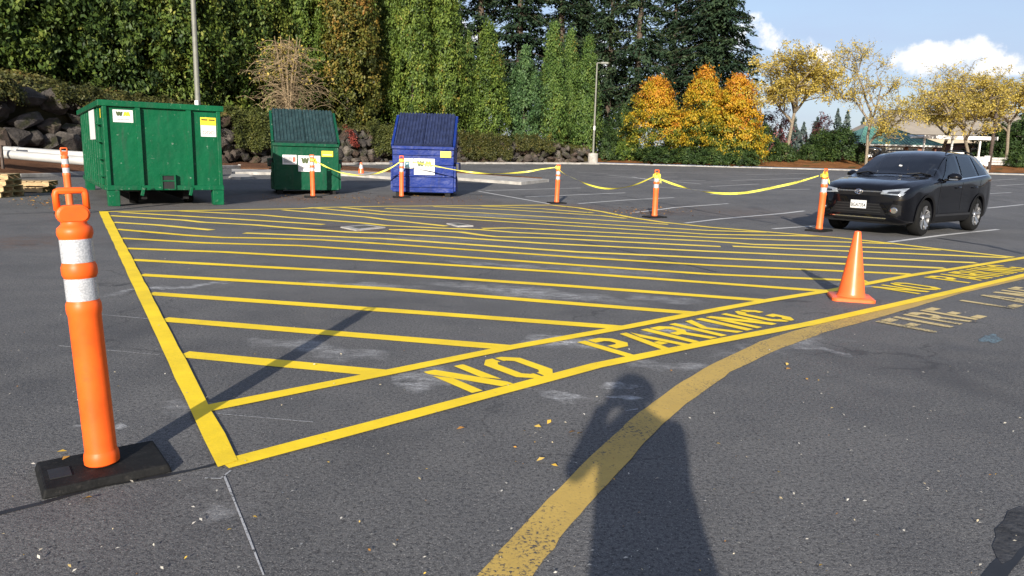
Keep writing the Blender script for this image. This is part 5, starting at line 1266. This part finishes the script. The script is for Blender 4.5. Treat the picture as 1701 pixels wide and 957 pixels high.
def make_car(name, label, cat):
    root = thing(name, label, cat)
    xs = list(np.concatenate([np.linspace(0, .5, 14), np.linspace(.56, 4.1, 64), np.linspace(4.15, 4.6, 14)])); vs_ = np.concatenate([[0, .5], np.arange(1, 10.01, .25)])
    nv = len(vs_); m = MB(); V = []
    for x in xs:
        P = prof(x); row = []
        for v in vs_:
            y, z = cr(P, v); row.append((x, y, z))
        V += [(a, -b, c) for a, b, c in row[::-1]] + row[1:-1] if False else [(a, b, c) for a, b, c in row] + [(a, -b, c) for a, b, c in row[1:-1][::-1]]
    n = 2*nv-2
    F = [(i*n+k, i*n+(k+1) % n, (i+1)*n+(k+1) % n, (i+1)*n+k) for i in range(len(xs)-1) for k in range(n)]
    F += [tuple(range(n))[::-1], tuple((len(xs)-1)*n+k for k in range(n))]
    me0 = MB().add(V, F).mesh('body', M['car'])
    bm = bmesh.new(); bm.from_mesh(me0); bmesh.ops.recalc_face_normals(bm, faces=bm.faces); bm.to_mesh(me0); bm.free()
    tmp = bpy.data.objects.new('tmp', me0); COL.objects.link(tmp)
    AX = (.93, 3.60); RW = .352
    cm = MB()
    for ax in AX:
        for s in (-1, 1):
            cm.lathe([(.405, -.32), (.405, .32)], 40).v
            k = 80; cm.v[-k:] = [(ax+v[0], s*.88+v[2], RW+v[1]) for v in cm.v[-k:]]
    cut = cm.build('cut', M['plastic'])
    md = tmp.modifiers.new('b', 'BOOLEAN'); md.operation = 'DIFFERENCE'; md.object = cut; md.solver = 'EXACT'
    sm = tmp.modifiers.new('s', 'SMOOTH'); sm.factor = 0.0
    dg = bpy.context.evaluated_depsgraph_get(); me = bpy.data.meshes.new_from_object(tmp.evaluated_get(dg)); me.name = 'body'
    bpy.data.objects.remove(tmp); bpy.data.objects.remove(cut)
    me.shade_smooth(); me.set_sharp_from_angle(angle=R(38)); me.materials.clear(); me.materials.append(M['car'])
    def wv(c):
        P = prof(c.x); return 6+2*(c.z-P[6][1])/max(.01, P[8][1]-P[6][1])
    WIN = ((1.60, 2.58, 2.13, 2.56), (2.66, 3.46, 2.66, 3.36), (3.56, 4.14, 3.46, 3.86))
    def glazed(c):
        P = prof(c.x); v = wv(c); t = (v-6.12)/1.72
        if 0.06 < t < .97 and abs(c.y) > P[8][0]-.02:
            for b0, b1, t0, t1 in WIN:
                if b0+(t0-b0)*t+.02 < c.x < b1+(t1-b1)*t-.02: return True
        return 1.38 < c.x < 2.11 and c.z > P[8][1]-.004 and abs(c.y) < P[8][0]-.01
    bm = bmesh.new(); bm.from_mesh(me); bmesh.ops.delete(bm, geom=[f for f in bm.faces if glazed(f.calc_center_median())], context='FACES'); bm.to_mesh(me); bm.free()
    me.shade_smooth(); me.set_sharp_from_angle(angle=R(38))
    body = link_mesh('body', me, root)
    MB().box((1.48, 0, .98), (.42, 1.36, .22)).build('dashboard', M['plastic'], root, bevel=.05)
    for y in (-.36, .36):
        st = MB().box((2.45, y, .92), (.16, .50, .66), Matrix.Rotation(.18, 3, 'Y')).build('seat', M['seat'], root, bevel=.06)
        MB().box((2.54, y, 1.33), (.10, .26, .17), Matrix.Rotation(.12, 3, 'Y')).build('headrest', M['seat'], st, bevel=.04)
    st = MB().box((3.40, 0, .92), (.18, 1.24, .60), Matrix.Rotation(.2, 3, 'Y')).build('seat', M['seat'], root, bevel=.06)
    for y in (-.36, .36): MB().box((3.49, y, 1.29), (.10, .26, .15)).build('headrest', M['seat'], st, bevel=.04)
    MB().tube([(1.80, .36+.18*math.cos(a), 1.02+.18*math.sin(a)) for a in np.linspace(0, 6.2832, 21)], .016, 6, False).build('steering_wheel', M['black'], root, smooth=True)
    MB().box((1.98, 0, 1.46), (.03, .22, .07)).build('rear_view_mirror', M['black'], root, bevel=.01)
    def patch(name, fn, mat, nu=10, nv_=8, parent=root, sm=True):
        vs = [fn(u/nu, v/nv_) for u in range(nu+1) for v in range(nv_+1)]; q = nv_+1
        return MB().add(vs, [(i*q+j, i*q+j+1, (i+1)*q+j+1, (i+1)*q+j) for i in range(nu) for j in range(nv_)]).build(name, mat, parent, smooth=sm)
    # windscreen: across the car between the pillars
    def ws(u, v):
        x = 1.36+(2.12-1.36)*u; t = -1+2*v; w = 8.04+(10-8.04)*(1-abs(t)); return S(x, w, .008, 1 if t >= 0 else -1)
    patch('windscreen', ws, M['glass'], 12, 16)
    def rw(u, v):
        x = 4.30+(4.47-4.30)*u; t = -1+2*v; return S(x, 8.1+(1.9)*(1-abs(t)), .008, 1 if t >= 0 else -1)
    patch('rear_window', rw, M['glass'], 6, 16)
    for s in (-1, 1):
        for nm, b0, b1, t0, t1 in (('side_window', 1.60, 2.58, 2.13, 2.56), ('side_window', 2.66, 3.46, 2.66, 3.36), ('quarter_window', 3.56, 4.14, 3.46, 3.86)):
            def sw(u, v): x = (b0+(t0-b0)*v)*(1-u)+(b1+(t1-b1)*v)*u; return S(x, 6.12+1.72*v, .008, s)
            patch(nm, sw, M['glass'], 8, 6)
        patch('window_trim', lambda u, v: S(1.55+2.6*u, 5.95+.13*v, .010, s), M['chrome'], 20, 1)
        # sill and arch cladding
        patch('sill_cladding', lambda u, v: Vector((1.33+1.86*u, s*(side_y(1.33+1.86*u, .24+.17*v)+.010), .24+.17*v)), M['plastic'], 12, 3)
        patch('sill_strip', lambda u, v: Vector((1.36+1.80*u, s*(side_y(1.36+1.80*u, .36+.06*v)+.020), .37+.045*v)), M['darkalloy'], 12, 1)
        for ax in AX:
            def ar(u, v):
                a = R(-12+204*u); rr_ = .398+.062*v; x = ax+rr_*math.cos(a); z = RW+rr_*math.sin(a); x = min(max(x, .06), 4.54); z = max(z, zbF(x)+.02); return Vector((x, s*(side_y(x, z)+.014-.02*(v < .01)), z))
            patch('wheel_arch', ar, M['plastic'], 26, 3)
        for x in (1.50, 2.62, 3.50):     # door shut lines
            patch('door_gap', lambda u, v: Vector((x+.016*v+(.0 if x < 3 else .18*max(0, u-.5)), s*(side_y(x, .36+(shF(x)-.42)*u)+.003), .36+(shF(x)-.42)*u)), M['black'], 10, 1)
        for x in (2.36, 3.26):
            MB().tube([(x-.11, s*(side_y(x, .93)+.012), .925), (x-.06, s*(side_y(x, .93)+.035), .935), (x+.06, s*(side_y(x, .94)+.035), .94), (x+.11, s*(side_y(x, .94)+.012), .94)], .014, 6).build('door_handle', M['car'], root, smooth=True)
        # mirror
        mb = MB(); mm = [];
        for i in range(9):
            for k in range(12):
                a = math.pi*i/8; b = 2*math.pi*k/12; mm.append((1.80+.10*math.sin(a)*math.cos(b)+.03*math.cos(a), s*(1.04+.125*math.cos(a)), 1.14+.085*math.sin(a)*math.sin(b)*(1.1 if math.sin(b) > 0 else .8)))
        mb.add(mm, [(i*12+k, i*12+(k+1) % 12, (i+1)*12+(k+1) % 12, (i+1)*12+k) for i in range(8) for k in range(12)])
        mr = mb.build('mirror', M['car'], root, smooth=True)
        MB().box((1.80, s*.93, 1.09), (.08, .16, .04)).build('mirror_arm', M['plastic'], mr)
        MB().box((1.715, s*1.05, 1.10), (.03, .16, .025)).build('indicator', M['chrome'], mr)
        MB().tube([S(2.35, 8.3, .02, s), S(2.45, 8.3, .055, s), S(3.2, 8.3, .055, s), S(3.85, 8.3, .05, s), S(3.95, 8.3, .02, s)], .016, 6).build('roof_rail', M['plastic'], root, smooth=True)
        # lamps
        def fr(pts, off):
            def f(u, v):
                a = [pts[0][k]*(1-u)+pts[1][k]*u for k in (0, 1)]; b = [pts[3][k]*(1-u)+pts[2][k]*u for k in (0, 1)]; y, z = a[0]*(1-v)+b[0]*v, a[1]*(1-v)+b[1]*v; return Vector((front_x(y, z)-off, s*y, z))
            return f
        hl = patch('headlight', fr([(.42, .80), (.80, .785), (.865, .93), (.45, .87)], .012), M['lamp'], 12, 6)
        patch('lamp_insert', fr([(.54, .82), (.74, .81), (.76, .87), (.56, .852)], .018), M['darkglass'], 6, 3, hl)
        patch('fog_surround', fr([(.55, .43), (.80, .40), (.80, .60), (.66, .62)], .008), M['plastic'], 8, 5)
        fg = MB().lathe([(.0, 0), (.055, 0), (.06, .012), (.05, .02)], 16); fx = front_x(.70, .50); fg.xf(lambda v: Vector((fx-.015-v.z+.25*(v.x), s*(.70+v.x), .50+v.y))).build('fog_lamp', M['chrome'], root)
        patch('bumper_blade', fr([(.42, .60), (.60, .44), (.63, .47), (.45, .64)], .02), M['car'], 8, 2)
        def br(u, v): y = .50+.32*u; z = .93+.22*v; return Vector((back_x(y, z)+.012, s*y, z))
        patch('tail_light', br, M['redprint'], 8, 4)
    def fp(pts, off):
        def f(u, v):
            a = [pts[0][k]*(1-u)+pts[1][k]*u for k in (0, 1)]; b = [pts[3][k]*(1-u)+pts[2][k]*u for k in (0, 1)]; y, z = a[0]*(1-v)+b[0]*v, a[1]*(1-v)+b[1]*v; return Vector((front_x(y, z)-off, y, z))
        return f
    patch('upper_grille', fp([(-.46, .76), (.46, .76), (.44, .83), (-.44, .83)], .010), M['plastic'], 18, 3)
    patch('grille_bar', fp([(-.44, .832), (.44, .832), (.46, .854), (-.46, .854)], .016), M['chrome'], 18, 1)
    patch('lower_grille', fp([(-.56, .40), (.56, .40), (.42, .62), (-.42, .62)], .008), M['plastic'], 18, 5)
    for z in (.44, .49, .54, .59): patch('grille_slat', fp([(-.46, z), (.46, z), (.45, z+.018), (-.45, z+.018)], .016), M['black'], 14, 1)
    patch('bumper_strip', fp([(-.56, .335), (.56, .335), (.58, .352), (-.58, .352)], .020), M['chrome'], 18, 1)
    patch('skid_plate', fp([(-.50, .27), (.50, .27), (.55, .33), (-.55, .33)], .010), M['plastic'], 16, 2)
    # emblem: crossing ovals
    for w_, h_ in ((.075, .045), (.03, .045), (.06, .02)):
        pts = [(front_x(0, .83)-.028, w_*math.cos(a), .83+h_*math.sin(a)+(.018 if h_ < .03 else 0)) for a in np.linspace(0, 2*math.pi, 20)]
        MB().tube(pts, .006, 5, False).build('emblem', M['chrome'], root)
    pl = MB().box((front_x(0, .60)-.03, -.02, .585), (.012, .31, .155)).build('number_plate', M['white'], root, bevel=.004); fx = front_x(0, .60)-.0375
    stext(pl, 'print', 'BGA7354', .098, (fx, -.02, .570), (0, -1, 0), (0, 0, 1), M['black'], -.001, .74, .022); stext(pl, 'print', 'WASHINGTON', .03, (fx, -.02, .64), (0, -1, 0), (0, 0, 1), M['redprint'], -.001)
    def wp_(s): return [S(1.33, 9.4 if s > 0 else 9.4, .02, s)+Vector((0, 0, .01)), S(1.42, 8.9, .02, s), S(1.38, 8.2, .02, s)]
    for s in (-1, 1): MB().tube(wp_(s), .01, 5).build('wiper', M['black'], root)
    MB().prism([(3.9, 1.62), (4.12, 1.60), (4.10, 1.68), (4.05, 1.69)], -.015, .015).build('roof_fin', M['car'], root)
    MB().tube([S(1.62, 9.9, .01, -1)+Vector((0, -.02, 0)), S(1.63, 9.9, .012, -1)+Vector((0, .03, 0))], .02, 6).build('screen_sticker', M['white'], root)
    # wheels
    for ax in AX:
        for s in (-1, 1):
            w = bpy.data.objects.new('wheel', None); COL.objects.link(w); w.parent = root; w.location = (ax, s*.80, RW); 
            def turn(v): return Vector((v.x, s*v.z, v.y))
            MB().lathe([(.235, -.11), (.30, -.115), (.335, -.10), (.352, -.07), (.352, .07), (.335, .10), (.30, .115), (.240, .112), (.235, .10)], 40, caps=False).xf(turn).build('tyre', M['tyre'], w, auto=35)
            MB().lathe([(.0, .02), (.17, .03), (.215, .06), (.238, .105), (.244, .112), (.244, .10), (.225, -.05)], 36, caps=False).xf(turn).build('rim', M['darkalloy'], w, smooth=True)
            sp = MB()
            for k in range(5):
                for o in (-.17, .17):
                    a = 2*math.pi*k/5+.3; a2 = a+o; d0 = Vector((math.cos(a)*.05, math.sin(a)*.05, .085)); d1 = Vector((math.cos(a2)*.235, math.sin(a2)*.235, .112)); t = Vector((-math.sin(a2), math.cos(a2), 0))
                    sp.add([d0-t*.014, d0+t*.014, d1+t*.024, d1-t*.024, d0-t*.014-Vector((0, 0, .03)), d0+t*.014-Vector((0, 0, .03)), d1+t*.024-Vector((0, 0, .03)), d1-t*.024-Vector((0, 0, .03))], [(0, 1, 2, 3), (0, 4, 5, 1), (1, 5, 6, 2), (2, 6, 7, 3), (3, 7, 4, 0)])
            sp.lathe([(.0, .10), (.045, .098), (.06, .08)], 16, caps=False); sp.xf(turn).build('spokes', M['alloy'], w)
    return root
car = make_car('parked_car', 'shiny black compact suv with white number plate parked beside the hatching', 'car')
fl, rl, frp = G(1523, 391.5), G(1607, 383), G(1390, 380.5)
fc = (fl+frp)/2; hd = (fl-rl).normalized(); an = math.atan2(hd.y, hd.x)        # car nose points along hd; local nose is -x
car.rotation_euler = (0, 0, an+math.pi); car.scale = (.94, 1.0, 1.0); ax = Vector((-hd.x, -hd.y, 0)); left = Vector((-ax.y, ax.x, 0))
side_c = fl + Vector((-hd.y*-.80, hd.x*-.80, 0)) if False else None
lat = Vector((-ax.y, ax.x, 0)); lat = lat if (frp-fl).dot(lat) > 0 else -lat
cx = fl + lat*.80 - ax*.93*.94; car.location = (cx.x, cx.y, 0.0)
c2 = copy_tree(car); c2['label'] = 'dark car half hidden behind the pale trunk, left of the green roofed building'; x = XD(1462, 76); c2.location = (x, 76, zter(x, 76)); c2.rotation_euler = (0, 0, R(158)); c2.scale = (1.05,)*3

# ------------------------------------------------------------------ the photographer behind the camera
px_, py_ = .17, -.40
per = thing('person', 'person in a long dark coat holding a phone, whose shadow falls across the curved line', 'person', (px_, py_, 0)); per.rotation_euler = (0, R(-4.2), 0)
J = {'pel': (0, 0, .86), 'sp1': (0, 0, 1.04), 'sp2': (0, .01, 1.22), 'nk': (0, .0, 1.36), 'hd0': (0, .03, 1.43), 'hd1': (0, .04, 1.52), 'hd2': (0, .02, 1.585),
     'hl': (-.10, 0, .84), 'kl': (-.11, .03, .46), 'al': (-.11, -.01, .09), 'tl': (-.12, .14, .035), 'hr': (.10, 0, .84), 'kr': (.11, .03, .46), 'ar': (.11, -.01, .09), 'tr': (.12, .14, .035),
     'sl': (-.165, 0, 1.30), 'el': (-.27, .12, 1.13), 'wl': (-.135, .30, 1.325), 'pl': (-.095, .315, 1.34), 'sr': (.165, 0, 1.30), 'er': (.18, .16, 1.06), 'wr': (.05, .30, 1.32), 'pr': (.015, .315, 1.335)}
E_ = [('pel', 'sp1'), ('sp1', 'sp2'), ('sp2', 'nk'), ('nk', 'hd0'), ('hd0', 'hd1'), ('hd1', 'hd2'), ('pel', 'hl'), ('hl', 'kl'), ('kl', 'al'), ('al', 'tl'), ('pel', 'hr'), ('hr', 'kr'), ('kr', 'ar'), ('ar', 'tr'),
      ('sp2', 'sl'), ('sl', 'el'), ('el', 'wl'), ('wl', 'pl'), ('sp2', 'sr'), ('sr', 'er'), ('er', 'wr'), ('wr', 'pr')]
RAD = {'pel': .15, 'sp1': .14, 'sp2': .15, 'nk': .06, 'hd0': .075, 'hd1': .095, 'hd2': .075, 'hl': .10, 'kl': .062, 'al': .045, 'tl': .04, 'hr': .10, 'kr': .062, 'ar': .045, 'tr': .04, 'sl': .065, 'el': .045, 'wl': .03, 'pl': .032, 'sr': .065, 'er': .045, 'wr': .03, 'pr': .032}
def skin(name, J, E_, RAD, rootk, mat, parent, sub=2):
    keys = list(J); me = bpy.data.meshes.new(name); me.from_pydata([J[k] for k in keys], [(keys.index(a), keys.index(b)) for a, b in E_], [])
    o = bpy.data.objects.new(name, me); COL.objects.link(o); o.parent = parent
    md = o.modifiers.new('skin', 'SKIN'); md.use_smooth_shade = True; o.modifiers.new('sub', 'SUBSURF').levels = sub; o.modifiers['sub'].render_levels = sub
    for i, k in enumerate(keys):
        o_r = RAD[k]; me.skin_vertices[0].data[i].radius = (o_r, o_r); me.skin_vertices[0].data[i].use_root = (k == rootk)
    me.materials.append(mat); return o
skin('body', J, E_, RAD, 'pel', M['skin'], per)
# coat: one lathe-like shell from collar to hem, with sleeves
m = MB(); rows = [(.20, .155, .30), (.205, .16, .55), (.20, .155, .80), (.185, .145, 1.02), (.175, .14, 1.2), (.165, .12, 1.31), (.10, .09, 1.375), (.075, .075, 1.40)]; n = 24; vs = []
for a_, b_, z in rows:
    for k in range(n): t = 2*math.pi*k/n; vs.append((a_*1.08*math.cos(t)*(1+.03*math.sin(5*t)), b_*1.1*math.sin(t), z))
m.add(vs, [(i*n+k, i*n+(k+1) % n, (i+1)*n+(k+1) % n, (i+1)*n+k) for i in range(len(rows)-1) for k in range(n)])
co = m.build('coat', M['coat'], per, smooth=True)
for s_, a_, b_, c_ in ((0, 'sl', 'el', 'wl'), (0, 'sr', 'er', 'wr')): MB().tube([J[a_], [(J[a_][k]+J[b_][k])/2 for k in range(3)], J[b_], [(J[b_][k]+J[c_][k])/2 for k in range(3)], J[c_]], [.070, .058, .050, .044, .040], 12, False).build('sleeve', M['coat'], co, smooth=True)
for s_ in (-1, 1): MB().tube([(s_*.11, .0, .10), (s_*.11, .02, .45), (s_*.10, 0, .85)], [.07, .08, .11], 12, False).build('trouser_leg', M['coat'], per, smooth=True)
for s_ in (-1, 1): MB().box((s_*.115, .06, .045), (.10, .27, .09), taper=(.8, .85)).build('shoe', M['rubber'], per, bevel=.02)
hm = MB(); vs = []  # hair shell widened like a hood to broaden the head's cast shadow
for i in range(8):
    for k in range(16):
        a = math.pi*.62*i/7; b = 2*math.pi*k/16; vs.append((.128*math.sin(a)*math.cos(b), .02+.118*math.sin(a)*math.sin(b)-.02*(i/7), 1.515+.12*math.cos(a)))
hm.add(vs, [(i*16+k, i*16+(k+1) % 16, (i+1)*16+(k+1) % 16, (i+1)*16+k) for i in range(7) for k in range(16)]).build('hair_hood', M['hair_hood'], per, smooth=True)
for s_ in (-1, 1): MB().lathe([(.0, -.012), (.012, -.006), (.012, .006), (0, .012)], 10, caps=False).xf(lambda v: Vector((s_*.034+v.x, .122+v.z*.5, 1.50+v.y))).build('eye', M['white'], per, smooth=True)
MB().add([(-.014, .12, 1.455), (.014, .12, 1.455), (0, .15, 1.46), (0, .125, 1.51)], [(0, 1, 2), (0, 2, 3), (1, 3, 2), (0, 3, 1)]).build('nose', M['skin'], per); MB().box((0, .118, 1.428), (.05, .012, .012)).build('mouth', M['redprint'], per)
for s_, w_, tx in ((-1, 'pl', -.075), (1, 'pr', -.005)):
    bx_, by_, bz_ = J[w_]
    for k, (dz, ln) in enumerate(((.030, .070), (.010, .078), (-.010, .074), (-.030, .060))):
        JJ = {'a': (bx_, by_, bz_+dz*.8), 'b': (bx_-s_*.004, by_+.030, bz_+dz), 'c': (bx_-s_*.02, by_+.048, bz_+dz), 'd': (bx_-s_*.038, by_+.046, bz_+dz)}
        skin('finger', JJ, [('a', 'b'), ('b', 'c'), ('c', 'd')], {'a': .010, 'b': .009, 'c': .0085, 'd': .007}, 'a', M['skin'], per, 1)
    JJ = {'a': (bx_, by_-.01, bz_-.02), 'b': (bx_-s_*.025, by_-.005, bz_-.002), 'c': (bx_-s_*.045, by_+.01, bz_+.012)}
    skin('thumb', JJ, [('a', 'b'), ('b', 'c')], {'a': .012, 'b': .010, 'c': .008}, 'a', M['skin'], per, 1)
ph = thing('phone', 'black phone held up in both hands behind the camera', 'phone', (px_-.145, py_+.335, 1.295)); MB().box((0, 0, .05), (.15, .009, .074)).build('case', M['black'], ph, bevel=.003); MB().box((0, -.0055, .05), (.142, .001, .068)).build('screen', M['darkglass'], ph); MB().lathe([(.006, 0), (.006, .002)], 12).xf(lambda v: Vector((.055+v.x, .0046+v.z, .07+v.y))).build('lens', M['darkglass'], ph)
